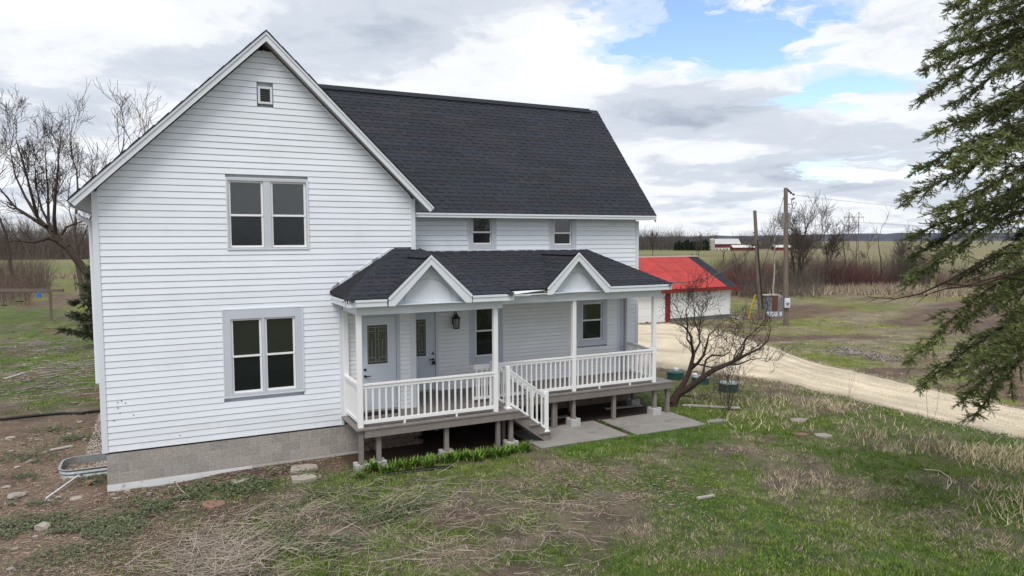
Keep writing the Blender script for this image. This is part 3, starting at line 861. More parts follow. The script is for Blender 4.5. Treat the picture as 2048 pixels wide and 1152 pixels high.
def post(x, y, z0, z1, wd=.105, name='porch_post'):
    m_ = MB().box(x - wd / 2, x + wd / 2, y - wd / 2, y + wd / 2, z0, z1)
    return m_.build(name, M['vinyl'], house, bevel=.006)
for (x, y, t) in ((4.715, -1.22, 2.57), (7.81, -1.22, 2.57), (10.5, -.2, 2.56), (13.04, -.2, 2.59)):
    post(x, y, ZD, t)
for (x, y) in ((4.72, -.005), (13.33, 1.42)):
    post(x, y, ZD, 2.72, .12, 'wall_post')
MB().box(13.12, 13.24, YW - .03, YW + .03, ZD, 2.72).build('wall_trim', M['bluetrim'], house)

def railing(a, b, z0b=.275, z1b=.345, z0t=1.015, z1t=1.115, sp=.141, feet=2):
    a, b = Vector((*a, 0)), Vector((*b, 0)); d = (b - a); ln = d.length; d.normalize()
    up = Vector((0, 0, 1))
    o = MB().bar(a + up * (z1t - .017), b + up * (z1t - .017), .088, .034).bar(a + up * (z0t + .033), b + up * (z0t + .033), .05, .066).build('railing', M['vinyl'], house)
    MB().bar(a + up * (z0b + z1b) / 2, b + up * (z0b + z1b) / 2, .05, z1b - z0b).build('bottom_rail', M['vinyl'], o)
    n = max(1, int(round(ln / sp)))
    for i in range(n):
        p = a + d * (ln * (i + .5) / n)
        MB().box(p.x - .0175, p.x + .0175, p.y - .0175, p.y + .0175, z1b - .004, z0t + .004).build('baluster', M['vinyl'], o)
    for i in range(feet):
        p = a + d * ln * (i + .75) / (feet + .5)
        MB().box(p.x - .02, p.x + .02, p.y - .02, p.y + .02, ZD - .002, z0b + .004).build('rail_foot', M['vinyl'], o)
    return o
railing((4.77, -1.22), (7.755, -1.22))
railing((4.715, -1.165), (4.715, -.065), feet=0)
railing((8.24, -.2), (10.445, -.2), feet=1)
railing((10.555, -.2), (12.985, -.2))
railing((13.06, -.145), (13.30, 1.36), feet=1)
railing((7.72, -.2), (8.13, -.2), feet=0)
post(8.185, -.2, ZD, 1.17, .09, 'newel_post')

# stairs running down to the right between the two decks
sto = bpy.data.objects.new('stairs', None); link(sto, house); ORG[sto.name] = org(house)
for y in (-1.12, -.30):
    MB().prism([(8.34, y, .155), (8.44, y, .155), (9.30, y, -.50), (9.30, y, -.675), (9.14, y, -.675), (8.34, y, -.10)], (0, .04, 0)).build('stringer', M['deck'], sto)
for i, (x, z) in enumerate(((8.47, -.02), (8.74, -.24), (9.01, -.46))):
    MB().box(x - .02, x + .28, -1.16, -.24, z - .036, z).build('tread', M['deck'], sto, bevel=.004)
    MB().box(x - .02, x, -1.10, -.30, z, z + .185).build('riser', M['deck'], sto)
def stair_rail(y):
    p0 = post(8.19, y, ZD, 1.185, .095, 'newel_post'); p1 = post(9.20, y, -.46, .50, .095, 'newel_post')
    MB().box(8.11, 8.27, y - .08, y + .08, ZD, ZD + .03).build('post_collar', M['vinyl'], p0); MB().box(9.13, 9.27, y - .07, y + .07, -.46, -.44).build('post_collar', M['vinyl'], p1)
    a, b = Vector((8.24, y, 1.09)), Vector((9.155, y, .42))
    o = MB().bar(a, b, .085, .034).bar(a - Vector((0, 0, .05)), b - Vector((0, 0, .05)), .05, .05).build('stair_railing', M['vinyl'], house)
    MB().bar((8.24, y, .315), (9.155, y, -.355), .05, .06).build('bottom_rail', M['vinyl'], o)
    for i in range(7):
        t = (i + .6) / 7.2; x = 8.24 + .915 * t
        MB().box(x - .017, x + .017, y - .017, y + .017, .31 - .67 * t, 1.03 - .67 * t).build('baluster', M['vinyl'], o)
stair_rail(-1.08); stair_rail(-.33)

# beams and ceiling
MB().box(4.66, 7.97, -1.29, -1.14, 2.555, 2.735).build('porch_beam', M['white'], house)
MB().box(4.66, 4.79, -1.14, -.005, 2.565, 2.735).build('porch_beam', M['white'], house)
MB().box(7.90, 13.22, -.28, -.12, 2.545, 2.735).build('porch_beam', M['white'], house)
MB().box(13.07, 13.21, -.12, 1.47, 2.56, 2.735).build('porch_beam', M['white'], house)
MB().box(4.47, 8.14, -1.43, .10, 2.74, 2.76).box(6.37, 13.36, -.43 + .0, 1.48, 2.765, 2.785).build('porch_ceiling', M['white'], house)

# roofs of the porch
ZE, ZT = 2.885, 3.875
pr = MB()
def plane(m_, pts, th=.05):
    m_.prism([Vector(p) for p in pts], (0, 0, -th))
def onB(x, y): return (x, y, ZE + (ZT - ZE) * (y + 1.48) / 1.48)
def onC(x, y): return (x, y, ZE + (3.80 - ZE) * (y + .48) / (YW + .48))
BL_ = [onB(4.43, -1.48), onB(5.28, -1.48), onB(6.21, -.17), onB(6.21, 0), onB(5.83, 0)]
BR_ = [onB(7.13, -1.48), onB(8.16, -1.48), onB(6.5, 0), onB(6.21, 0), onB(6.21, -.17)]
CL_ = [onC(7.6, -.48), onC(9.58, -.48), onC(10.47, 1.38), onC(10.47, YW), onC(6.36, YW)]
CR_ = [onC(11.40, -.48), onC(13.42, -.48), onC(11.93, YW), onC(10.47, YW), onC(10.47, 1.38)]
for q in (BL_, BR_, CL_, CR_): plane(pr, q)
plane(pr, [(4.43, -1.48, ZE), (5.83, 0.0, ZT), (4.40, 0.0, 2.99)])
plane(pr, [(8.16, -1.48, ZE), (8.16, .6, ZE + .1), (6.5, .9, ZT), (6.5, 0, ZT)])
plane(pr, [(5.83, -.02, ZT), (6.5, -.02, ZT), (6.5, 1.5, ZT - .02), (6.34, 1.5, ZT - .02), (6.34, .0, ZT)])
plane(pr, [(13.42, -.48, ZE), (13.45, YW - .01, ZE + .06), (11.93, YW, 3.80)])
pro = pr.build('porch_roof', M['felt'], house)
def lay3(P0, P1, P2, poly3):
    """shingles on the plane of three points: P0->P1 along the eave, P2 up the slope"""
    P0, P1, P2 = Vector(P0), Vector(P1), Vector(P2)
    U = (P1 - P0).normalized(); n_ = U.cross(P2 - P0).normalized()
    if n_.z < 0: n_ = -n_
    V_ = n_.cross(U).normalized()
    pl = [((Vector(p) - P0).dot(U), (Vector(p) - P0).dot(V_)) for p in poly3]
    if V_.dot(P2 - P0) < 0: raise ValueError('slope')
    lay(pro, P0, U, V_, n_, pl, .1432)
for q in (BL_, BR_, CL_, CR_): lay3(q[0], q[1], q[3], q)
lay3((4.40, 0, ZE), (4.43, -1.48, ZE), (5.83, 0, ZT), [(4.43, -1.48, ZE), (5.83, 0, ZT), (4.40, 0, 2.99)])
def cap(a, b, n):                    # hip and ridge caps, lapped
    a, b = Vector(a), Vector(b); d = (b - a) / n; dn = d.normalized()
    sx = dn.cross(Vector((0, 0, 1))).normalized()
    for i in range(n):
        p = a + d * i + Vector((0, 0, .014)); q = p + d * 1.25
        w_ = .13
        MB().prism([p - sx * w_ - Vector((0, 0, .062)), p + Vector((0, 0, .018)), p + sx * w_ - Vector((0, 0, .062)), p + Vector((0, 0, -.002))], (q - p) - Vector((0, 0, .012))).build('hip_cap', M['shingle2'] if i % 3 == 0 else M['shingle'], pro)
cap((8.16, -1.48, ZE), (6.5, 0, ZT), 15)
cap((4.43, -1.48, ZE), (5.83, 0, ZT), 13)
cap((13.42, -.48, ZE), (11.93, YW, 3.80), 15)
def pediment(x0, x1, xa, Y, za, zf, yb):
    """a small gable on the eave: feet x0,x1 at zf, apex xa at za, its ridge running back to yb"""
    g_ = MB()
    plane(g_, [(x0, Y - .02, zf), (xa, Y - .02, za), (xa, yb, za - .005)], .05); plane(g_, [(x1, Y - .02, zf), (xa, yb, za - .005), (xa, Y - .02, za)], .05)
    g_.build('pediment_roof', M['felt'], pro)
    lay3((x0, yb, zf), (x0, Y - .03, zf), (xa, yb, za), [(x0, Y - .03, zf), (xa, Y - .03, za), (xa, yb, za)])
    lay3((x1, Y - .03, zf), (x1, yb, zf), (xa, Y - .03, za), [(x1, Y - .03, zf), (xa, yb, za), (xa, Y - .03, za)])
    cap((xa, Y - .02, za), (xa, yb, za), 7)
    for s, xf in ((-1, x0), (1, x1)):
        k = (za - zf) / abs(xa - xf)
        MB().prism([(xf - s * .02, Y - .05, zf - .0), (xa, Y - .05, za - .012), (xa, Y - .05, za - .195), (xf - s * .155, Y - .05, zf - .150), (xf - s * .02, Y - .05, zf - .150)], (0, .03, 0)).build('rake_board', M['white'], pro)
        MB().prism([(xf, Y - .066, zf + .012), (xa, Y - .066, za + .012), (xa, Y - .066, za - .045), (xf - s * .04, Y - .066, zf - .03)], (0, .016, 0)).build('rake_moulding', M['white'], pro)
        MB().prism([(xf - s * .05, Y - .02, zf - .055), (xa, Y - .02, za - .058), (xa, Y - .02, za - .078), (xf - s * .05, Y - .02, zf - .075)], (0, .22, 0)).build('soffit', M['soffit'], pro)
    yt = Y + .17
    t_ = MB().prism([(x0 + .05, yt, 2.735), (x1 - .05, yt, 2.735), (x1 - .05, yt, zf - .02), (xa, yt, za - .09), (x0 + .05, yt, zf - .02)], (0, .03, 0)).build('tympanum', M['white'], pro)
    # arched bead board panel with a thin raised border
    xc, hw, h = xa, (x1 - x0) * .285, (za - zf) * .56
    zb = 2.79
    n = 20
    arc = [(xc - hw * math.cos(math.pi * i / n), zb + h * math.sin(math.pi * i / n)) for i in range(n + 1)]
    bd = MB()
    for i in range(n):
        (ax, az), (bx_, bz) = arc[i], arc[i + 1]
        ux, uz = (ax - xc) / hw * .022, (az - zb) / h * .022
        vx, vz = (bx_ - xc) / hw * .022, (bz - zb) / h * .022
        bd.prism([(ax, yt - .016, az), (bx_, yt - .016, bz), (bx_ - vx, yt - .016, bz - vz), (ax - ux, yt - .016, az - uz)], (0, .017, 0))
    bd.build('arch_moulding', M['bluetrim'], t_)  # border's thin shadow line painted in by the blue grey colour
    nb = 22
    for i in range(nb):
        xa0 = xc - hw * .95 + hw * 1.9 * i / nb; xb0 = xa0 + hw * 1.9 / nb - .008
        hz = min(math.sqrt(max(0, 1 - ((q - xc) / (hw * .97)) ** 2)) for q in (xa0, xb0)) * h * .95
        if hz > .03:
            MB().box(xa0, xb0, yt - .008, yt + .002, zb - .02, zb + hz).build('bead_board', M['white'], t_)
    MB().box(x0 + .05, x1 - .05, yt - .03, yt + .01, 2.735, 2.765).build('ledge', M['white'], t_)
pediment(5.26, 7.15, 6.21, -1.45, 3.765, 2.885, -.12)
pediment(9.56, 11.42, 10.47, -.45, 3.755, 2.885, 1.38)
# eave fascias
for (x0, x1, y) in ((4.46, 5.25, -1.45), (7.16, 8.15, -1.45), (11.41, 13.40, -.45)):
    MB().box(x0, x1, y - .03, y, 2.738, 2.874).build('fascia', M['white'], pro)
    MB().box(x0 - .012 if x0 != 11.41 else x0, x1 + .012 if x1 != 5.25 else x1, y - .046, y - .03, 2.835, 2.884).build('drip_edge', M['white'], pro)
MB().box(4.43, 4.46, -1.45, -.01, 2.738, 2.874).build('fascia', M['white'], pro)
MB().box(4.415, 4.43, -1.46, -.01, 2.835, 2.884).build('drip_edge', M['white'], pro)
MB().box(8.15, 8.18, -1.45, -.4, 2.738, 2.874).build('fascia', M['white'], pro)
MB().box(13.40, 13.43, -.45, 1.47, 2.738, 2.874).build('fascia', M['white'], pro)
MB().prism([(8.2, -.47, 2.80), (9.58, -.47, 2.81), (9.58, -.47, 2.874), (8.2, -.47, 2.865)], (0, .03, 0)).build('bare_fascia', M['wood'], pro)
MB().prism([(8.48, -.50, 2.845), (9.50, -.47, 2.868), (9.60, -.47, 2.862), (8.62, -.58, 2.79)], (0, 0, .008)).build('loose_drip_edge', M['white'], pro)
MB().prism([(8.62, -.59, 2.785), (10.05, -.53, 2.790), (10.06, -.53, 2.768), (8.64, -.59, 2.760)], (0, .006, 0)).build('loose_drip_edge', M['white'], pro)
MB().prism([(8.25, -.53, 2.755), (9.10, -.51, 2.772), (9.11, -.51, 2.740), (8.26, -.53, 2.72)], (0, .006, 0)).build('loose_fascia_strip', M['white'], pro)
# step flashing where the porch roof meets the walls
for i in range(9):
    t = i / 9
    x = 4.46 + 1.34 * t; zz = 3.025 + .84 * t
    MB().prism([(x, -.030, zz - .004), (x + .14, -.030, zz + .085), (x + .12, -.030, zz + .135), (x - .01, -.030, zz + .055)], (0, .012, 0)).build('flashing', M['white'] if i % 3 else M['galv'], pro)
MB().prism([(11.95, YW - .03, 3.80), (12.35, YW - .03, 3.60), (12.38, YW - .03, 3.63), (12.0, YW - .03, 3.84)], (0, .01, 0)).build('flashing', M['white'], pro)
MB().box(XR + .03, 11.9, YW - .035, YW - .02, 3.80, 3.84).build('flashing', M['white'], pro)

# doors
def door(Y, x0, x1, z0, z1, gx0, gx1, gz0, gz1, trim, side, leaded=True):
    d_ = MB()
    d_.box(x0, gx0, Y, Y + .045, z0, z1); d_.box(gx1, x1, Y, Y + .045, z0, z1)
    d_.box(gx0, gx1, Y, Y + .045, z0, gz0); d_.box(gx0, gx1, Y, Y + .045, gz1, z1)
    o = d_.build('door', M['door'], house)
    MB().box(gx0, gx1, Y + .018, Y + .028, gz0, gz1).build('pane', M['dglass'], o)
    fr = MB(); t = .022
    fr.box(gx0 - t, gx0 + .012, Y - .012, Y + .002, gz0 - t, gz1 + t); fr.box(gx1 - .012, gx1 + t, Y - .012, Y + .002, gz0 - t, gz1 + t)
    fr.box(gx0 + .012, gx1 - .012, Y - .012, Y + .002, gz0 - t, gz0 + .012); fr.box(gx0 + .012, gx1 - .012, Y - .012, Y + .002, gz1 - .012, gz1 + t)
    fr.build('pane_frame', M['white'], o)
    gw, gh = gx1 - gx0, gz1 - gz0
    for (a, b, c, e) in ((.08, .92, .93, .93), (.08, .92, .07, .07), (.08, .08, .07, .93), (.92, .92, .07, .93), (.42, .42, .07, .93), (.58, .58, .07, .93), (.08, .42, .83, .83), (.58, .92, .83, .83), (.08, .42, .17, .17), (.58, .92, .17, .17), (.25, .25, .17, .62), (.75, .75, .17, .62), (.42, .58, .62, .62), (.42, .58, .48, .48)):
        MB().bar((gx0 + a * gw, Y + .016, gz0 + c * gh), (gx0 + b * gw, Y + .016, gz0 + e * gh), .006, .011, up=(0, 1, 0)).build('came', M['came'], o)
    cs = MB()
    cs.box(x0 - trim, x0 - .006, Y - .03, Y + .05, z0 - .03, z1 + trim); cs.box(x1 + .006, x1 + trim, Y - .03, Y + .05, z0 - .03, z1 + trim); cs.box(x0 - .006, x1 + .006, Y - .028, Y + .05, z1 + .006, z1 + trim)
    cs.build('casing', M['bluetrim'] if leaded else M['white'], o)
    MB().box(x0 - .02, x1 + .02, Y - .05, Y + .04, z0 - .045, z0 - .006).build('threshold', M['wood'], o)
    hx = x0 + .07 if side < 0 else x1 - .07
    k = MB().tube([(hx, Y - .002, 1.18), (hx, Y - .03, 1.18)], .03, 10); k.tube([(hx, Y - .002, 1.03), (hx, Y - .05, 1.03)], .028, 10)
    k.bar((hx, Y - .05, 1.03), (hx + (.12 if side < 0 else -.12), Y - .05, 1.03), .016, .02)
    k.build('handle', M['black'], o)
    return o
door(.045, 5.09, 5.89, .25, 2.36, 5.21, 5.70, 1.28, 2.19, .085, -1)
d2 = door(YW + .01, 6.60, 7.38, .25, 2.25, 6.70, 7.14, 1.12, 2.09, .085, 1, False)
tag(MB().box(7.27, 7.35, YW - .07, YW - .035, .90, .99).bar((7.285, YW - .05, .99), (7.285, YW - .05, 1.04), .012, .012).bar((7.335, YW - .05, .99), (7.335, YW - .05, 1.04), .012, .012).bar((7.28, YW - .05, 1.04), (7.34, YW - .05, 1.04), .012, .012).build('lock_box', M['black'], bevel=.004),
    'small black key lock box hanging on the handle of the far door', 'lock box')
MB().box(13.02, 13.1, YW - .02, YW + .02, ZD, 2.7).build('wall_trim', M['white'], house)
# wall lantern
lx, ly, lz = 7.905, YW - .16, 1.96
ln = thing('wall_lantern', 'black outdoor wall lantern between the far door and the tall porch window', 'lantern', (lx, ly, lz))
MB().lathe((lx, ly, lz), [(.035, .16), (.10, .135), (.115, .12), (.115, .105), (.04, .20), (.02, .24), (.012, .27)], 8).build('cap', M['black'], ln)
fr = MB()
for i in range(6):
    t = math.pi / 3 * i
    fr.bar((lx + .095 * math.cos(t), ly + .095 * math.sin(t), lz + .11), (lx + .075 * math.cos(t), ly + .075 * math.sin(t), lz - .14), .014, .014)
fr.lathe((lx, ly, lz), [(.085, -.16), (.085, -.135), (.06, -.13)], 6)
fr.tube([(lx, ly + .15, lz + .10), (lx, ly + .14, lz + .22), (lx, ly + .05, lz + .28), (lx, ly, lz + .25)], .012, 6)
fr.box(lx - .06, lx + .06, ly + .125, ly + .152, lz - .06, lz + .14)
fr.build('frame', M['black'], ln)
MB().lathe((lx, ly, lz), [(.068, -.13), (.086, .108)], 6).build('glass', mat('lantern_glass', (.32, .33, .33), .1, spec=.6), ln)
MB().tube([(lx, ly, lz - .13), (lx, ly, lz + .02)], .018, 8).build('bulb', M['white'], ln)
tag(MB().box(4.88, 5.86, -.30, .0, ZD - .001, ZD + .014).build('door_mat', M['mat']), 'black rubber door mat in front of the left porch door', 'door mat')
# planks left lying under the deck
for (a, b, lb) in (((12.15, .80), (13.30, .66), 'white painted board lying on the soil under the right end of the deck'), ((9.6, .6), (10.8, .55), 'white painted board lying under the deck behind the middle posts')):
    za_ = max(gz(*a), gz(*b)) + .045
    tag(MB().bar((a[0], a[1], za_), (b[0], b[1], za_), .13, .035).build('plank', M['wood'], bevel=.003), lb, 'plank')

# ------------------------------------------------------------------ garage
GA = Vector((31.625, 22.085, -1.45)); gu = Vector((math.cos(R(4)), math.sin(R(4)), 0)); gv = Vector((-gu.y, gu.x, 0))
def G(u, v, z):
    return GA + gu * u + gv * v + Vector((0, 0, z + 1.45))
gar = thing('garage', 'low white garage with bright red corrugated roof behind the house', 'garage', tuple(GA))
def gbox(u0, u1, v0, v1, z0, z1, name, m_, par, **k):
    return MB().hexa([G(u0, v0, z0), G(u1, v0, z0), G(u1, v1, z0), G(u0, v1, z0)], [G(u0, v0, z1), G(u1, v0, z1), G(u1, v1, z1), G(u0, v1, z1)]).build(name, m_, par, **k)
gw = MB().prism([G(5.62, .03, -1.5), G(5.62, 7.3, -1.5), G(5.62, 7.3, .62), G(5.62, 3.66, 2.62), G(5.62, .03, .62)], gu * -10).build('wall', M['gwhite'], gar)
z = -1.22; i = 0
while z < .60:
    gbox(0.02, 5.62, -.022, .03, z, z + .118, 'siding_board', M['gwhite'], gw)
    z += .128
gbox(5.60, 5.72, -.035, .06, -1.24, .62, 'corner_board', M['white'], gw)
gbox(0.0, 5.68, -.05, .03, -1.75, -1.23, 'foundation', M['foundation'], gar)
gbox(-.42, -.02, -.10, .03, -1.6, .66, 'red_corner_post', M['darkred'], gar)
gd = gbox(-3.1, -.42, -.015, .03, -1.47, .60, 'garage_door', M['gwhite'], gar)
for k in range(4):
    gbox(-3.08, -.44, -.045, -.012, -1.44 + k * .51, -1.44 + k * .51 + .495, 'door_panel', M['gwhite'], gd)
gbox(-2.15, -1.95, -.075, -.045, -1.36, -1.31, 'handle', M['black'], gd)
gbox(-4.3, -3.1, -.03, .03, -1.5, .62, 'wall_trim', M['gwhite'], gar)
eU0, eU1, ZEg, ZRg = -4.4, 6.05, .78, 2.83
rf = MB()
for s in (0, 1):
    va, vb = (-.42, 3.66) if s == 0 else (7.74, 3.66)
    rf.prism([G(eU0, va, ZEg - .03), G(eU0, vb, ZRg - .03), G(eU0, vb, ZRg - .12), G(eU0, va, ZEg - .12)], gu * (eU1 - eU0))
rfo = rf.build('roof', M['shingle'], gar)
gbox(eU0, eU1 + .02, -.46, -.42, ZEg - .24, ZEg - .03, 'fascia', M['darkred'], rfo)
MB().prism([G(eU1, -.42, ZEg - .02), G(eU1, 3.66, ZRg - .02), G(eU1, 7.74, ZEg - .02), G(eU1, 7.74, ZEg - .2), G(eU1, 3.66, ZRg - .2), G(eU1, -.42, ZEg - .2)], gu * .03).build('rake_board', M['wood'], rfo)
gbox(eU0, eU1, 3.5, 3.82, ZRg - .05, ZRg + .03, 'ridge_cap', mat('pale_ridge', (.55, .42, .40), .6, .1, 3), rfo)
np_, wdt = 10, 0.94
for k in range(np_):                  # corrugated sheets
    for row in range(2):
        u0 = 4.97 - (k + 1) * wdt; m_ = MB(); nn_ = 24
        f0, f1 = ((-.44, 1.75) if row == 0 else (1.65, 3.62))
        V0 = []
        for j in range(nn_ + 1):
            u = u0 + (wdt + .03) * j / nn_; h = .022 * math.sin(j / nn_ * 2 * math.pi * 6) + .012 * row + .006 * (k % 2)
            for f in (f0, f1):
                V0.append(G(u, f, ZEg + (ZRg - ZEg) * (f + .42) / 4.08 + .012 + h))
        m_.add(V0, [(2 * j, 2 * j + 2, 2 * j + 3, 2 * j + 1) for j in range(nn_)])
        m_.build('roof_sheet', M['redroof'], rfo)
for k in range(26):                   # a few courses of shingles showing past the red sheets
    f = -.44 + k * .158
    m_ = MB(); zz = ZEg + (ZRg - ZEg) * (f + .42) / 4.08
    MB().hexa([G(4.95, f, zz - .02), G(eU1, f, zz - .02), G(eU1, f + .158, zz + .055), G(4.95, f + .158, zz + .055)], [G(4.95, f, zz + .012), G(eU1, f, zz + .012), G(eU1, f + .158, zz + .066), G(4.95, f + .158, zz + .066)]).build('shingle', M['shingle2'] if k % 3 else M['shingle'], rfo)
cur = MB()
for k in range(11):
    t = k / 10; u = -2.3 + .55 * t ** 1.6; f = 1.0 + 1.9 * t
    zz = ZEg + (ZRg - ZEg) * (f + .42) / 4.08 + .06
    cur.bar(G(u, f, zz), G(u + .16, f, zz + .03), .05, .03)
    if k: cur.bar(prev, G(u, f, zz), .03, .02)
    prev = G(u, f, zz)
tag(cur.build('trim_strip', mat('tan_strip', (.5, .38, .28), .7)), 'curved toothed tan strip lying on the red garage roof', 'strip')

# ------------------------------------------------------------------ poles, wires and cabinet
def pole(name, label, base_px, top_px, r0, r1):
    b = onG(*base_px); dep = float((b - CAM) @ _f)
    t = at(*top_px, dep)
    o = thing(name, label, 'utility pole', tuple(b))
    m_ = MB().tube([b - np.array([0, 0, .25]), b * .5 + t * .5, t], [r0, (r0 + r1) / 2, r1], 12)
    m_.build('shaft', M['pole'], o, smooth=False)
    return o, b, t, dep
pB, bB, tB, dB = pole('utility_pole', 'tall weathered wooden utility pole carrying fuse gear and a small transformer', (1572, 651), (1571.5, 376), .17, .125)
def atB(px, py): return at(px, py, dB)
ins = MB()
for (x, y) in ((1576, 380), (1579, 383), (1582, 386), (1587, 389)):
    p = Vector(atB(x, y)); ins.tube([p + Vector((0, 0, -.06)), p + Vector((0, 0, .06))], .07, 8)
ins.tube([atB(1573, 379), atB(1588, 390)], .025, 6)
ins.build('insulator', M['black'], pB)
MB().tube([atB(1574, 408), atB(1582, 409), atB(1584, 398)], .03, 6).tube([atB(1583, 399), atB(1589, 396)], .07, 8).build('fuse_arm', M['steel'], pB)
MB().tube([atB(1584, 414), atB(1587, 404), atB(1593, 406), atB(1588, 418), atB(1584, 414)], .03, 6).build('fuse_link', M['black'], pB)
for sx in (-1, 1):
    p = Vector(atB(1572 + sx * 5.6, 441)); MB().lathe(p + Vector((0, 0, -.55)), [(.11, 0), (.12, .03), (.12, 1.0), (.09, 1.06)], 10).build('transformer', M['steel'], pB)
MB().tube([atB(1577, 458), atB(1580, 462), atB(1583, 470)], .02, 6).build('bracket', M['black'], pB)
cp = Vector(atB(1572, 606)) - Vector(_f) * .22
MB().box(cp.x - .16, cp.x + .16, cp.y - .10, cp.y + .10, cp.z - .30, cp.z + .30).build('meter_box', M['white'], pB, bevel=.02)
MB().tube([cp + Vector((-.1, -.1, -.02)), cp + Vector((-.14, -.2, -.02))], .09, 12).build('meter', M['steel'], pB)
MB().tube([atB(1566, 640), atB(1565.5, 600), atB(1562, 592), atB(1558, 596), atB(1557, 632)], .06, 8).build('conduit', M['steel'], pB)
pA, bA, tA, dA = pole('utility_pole', 'shorter leaning wooden pole with a black cable running down it', (1522, 641), (1509.5, 421), .155, .11)
def atA(px, py): return at(px, py, dA)
MB().tube([atA(1512, 465), atA(1507, 466)], .05, 6).tube([atA(1513, 490), atA(1503, 491)], .06, 6).tube([atA(1511.5, 470), atA(1508, 472)], .05, 6).build('insulator', M['black'], pA)
off = Vector(_f) * -.16
MB().tube([Vector(atA(1513.5, 480)) + off, Vector(atA(1517.5, 540)) + off, Vector(atA(1523, 600)) + off, Vector(atA(1525, 618)) + off], .05, 6).build('cable', M['black'], pA)
def wire(name, label, pts, r=.012, n=24, sag=0.0):
    out = []
    a, b = Vector(pts[0]), Vector(pts[1])
    for i in range(n + 1):
        t = i / n
        p = a.lerp(b, t); p.z -= sag * 4 * t * (1 - t); out.append(p)
    return tag(MB().tube(out, r, 5).build(name, M['black']), label, 'wire')
ga_ = onG(1496, 640)
wire('guy_wire', 'thin steel guy wire bracing the tall utility pole', (atB(1569, 389), ga_), .018)
sL = Vector(atB(1569, 389)) - Vector(ga_)
p1_ = Vector(ga_) + sL * .01; p2_ = Vector(ga_) + sL * .215
tag(MB().tube([p1_, p2_], .055, 8).build('guy_wire_guard', M['yellow']), 'bright yellow plastic guard on the lower end of the guy wire', 'guard')
wire('service_cable', 'sagging black service cable from the leaning pole towards the house', (atA(1512, 486), (13.95, 4.2, 3.3)), .022, 30, 1.5)
wire('power_line', 'thin power line leaving the top of the tall pole to the right', (atB(1588, 390), (120, 40, 9)), .009, 24, 1.0)
cb = onG(1541, 622); cx_, cy_, cz_ = cb
cab = thing('electric_cabinet', 'rust brown and grey electrical cabinet standing behind the two poles', 'cabinet', tuple(cb))
MB().box(cx_ - .75, cx_ - .15, cy_ - .3, cy_ + .3, cz_ - .1, cz_ + 1.15).build('cabinet_box', M['steel'], cab, bevel=.02)
MB().box(cx_ - .15, cx_ + .45, cy_ - .32, cy_ + .28, cz_ - .1, cz_ + 1.2).build('door', M['rust'], cab, bevel=.02)
MB().box(cx_ - .85, cx_ + .6, cy_ - .35, cy_ + .35, cz_ + 1.2, cz_ + 1.3).build('top', M['wood'], cab)
MB().lathe((cx_ + .95, cy_, cz_ - .1), [(.26, 0), (.28, .1), (.28, 1.1), (.2, 1.25), (.05, 1.3)], 12).build('tank', M['steel'], cab)
db = onG(1551, 633)
sc_ = MB().prism([(db[0] - .8, db[1] - .2, db[2] + .02), (db[0] + .5, db[1] - .3, db[2] + .02), (db[0] + .9, db[1] + .2, db[2] + .25), (db[0] - .5, db[1] + .4, db[2] + .3)], (0, 0, .04))
tag(sc_.build('metal_sheet', M['galv']), 'bent sheet of scrap metal lying on the ground near the tall pole', 'scrap metal')

# ------------------------------------------------------------------ septic risers, window well, pipe, hose
for (px, py, r_, h_, lb, dome) in ((1351, 757, .29, .22, 'dark green septic riser lid with a white vent knob near the driveway', 1), (1401, 766, .29, .20, 'low green septic riser half hidden behind the leaning bare tree', 2), (1457, 781, .31, .24, 'green septic riser with flat pale lid standing nearest the lawn', 0)):
    b = onG(px, py)
    o = thing('septic_riser', lb, 'septic riser', tuple(b), 'green septic risers beside the driveway')
    MB().lathe(b - np.array([0, 0, .1]), [(r_, 0), (r_ * .97, h_ + .06), (r_ * 1.02, h_ + .07), (r_ * 1.02, h_ + .10)], 24).build('riser', M['green'], o)
    MB().lathe(b + np.array([0, 0, h_ - .002]), [(r_ * .98, 0), (r_ * .95, .03), (.05, .045 if dome else .035)], 24).build('lid', M['green'] if dome == 1 else mat('pale_lid', (.22, .27, .27), .5, .2, 6), o)
    if dome:
        MB().lathe(b + np.array([.02 if dome == 1 else -.25, 0, h_ + .03]), [(.07, 0), (.07, .05), (.09, .06), (.09, .11), (.03, .12)], 12).build('vent_cap', M['white'], o)
ww = thing('window_well', 'curved galvanised steel window well with gravel against the left wall', 'window well', (-.45, 1.7, -.8))
pts = [(0.03, 1.22)] + [(-.62 - .28 * math.sin(t), 1.50 - .28 * math.cos(t)) for t in np.linspace(0, math.pi / 2, 7)] + [(-.62 - .28 * math.sin(t), 1.98 - .28 * math.cos(t)) for t in np.linspace(math.pi / 2, math.pi, 7)] + [(.03, 2.26)]
m_ = MB(); prof = [(-.30, 0)]
rows = [(-.35, 0), (-.20, 0), (-.16, .02), (-.12, 0), (-.08, .02), (-.04, 0), (0, .03), (.005, .03)]
ctr = Vector((-.2, 1.74, 0))
V0 = []
for (x, y) in pts:
    dr = (Vector((x, y, 0)) - ctr).normalized()
    for (dz, o_) in rows:
        V0.append((x + dr.x * o_, y + dr.y * o_, -.60 + dz))
    V0.append((x - dr.x * .012, y - dr.y * .012, -.595)); V0.append((x - dr.x * .012, y - dr.y * .012, -.95))
nr = len(rows) + 2
m_.add(V0, [(i * nr + k, (i + 1) * nr + k, (i + 1) * nr + k + 1, i * nr + k + 1) for i in range(len(pts) - 1) for k in range(nr - 1)])
m_.build('steel_wall', M['galv'], ww)
pa, pb = onG(92, 1000), onG(158, 962)
tag(MB().tube([pa + np.array([0, 0, .03]), pb + np.array([0, 0, .12])], .016, 8).build('plastic_pipe', M['white']), 'thin white plastic pipe leaning on the rim of the window well', 'pipe')
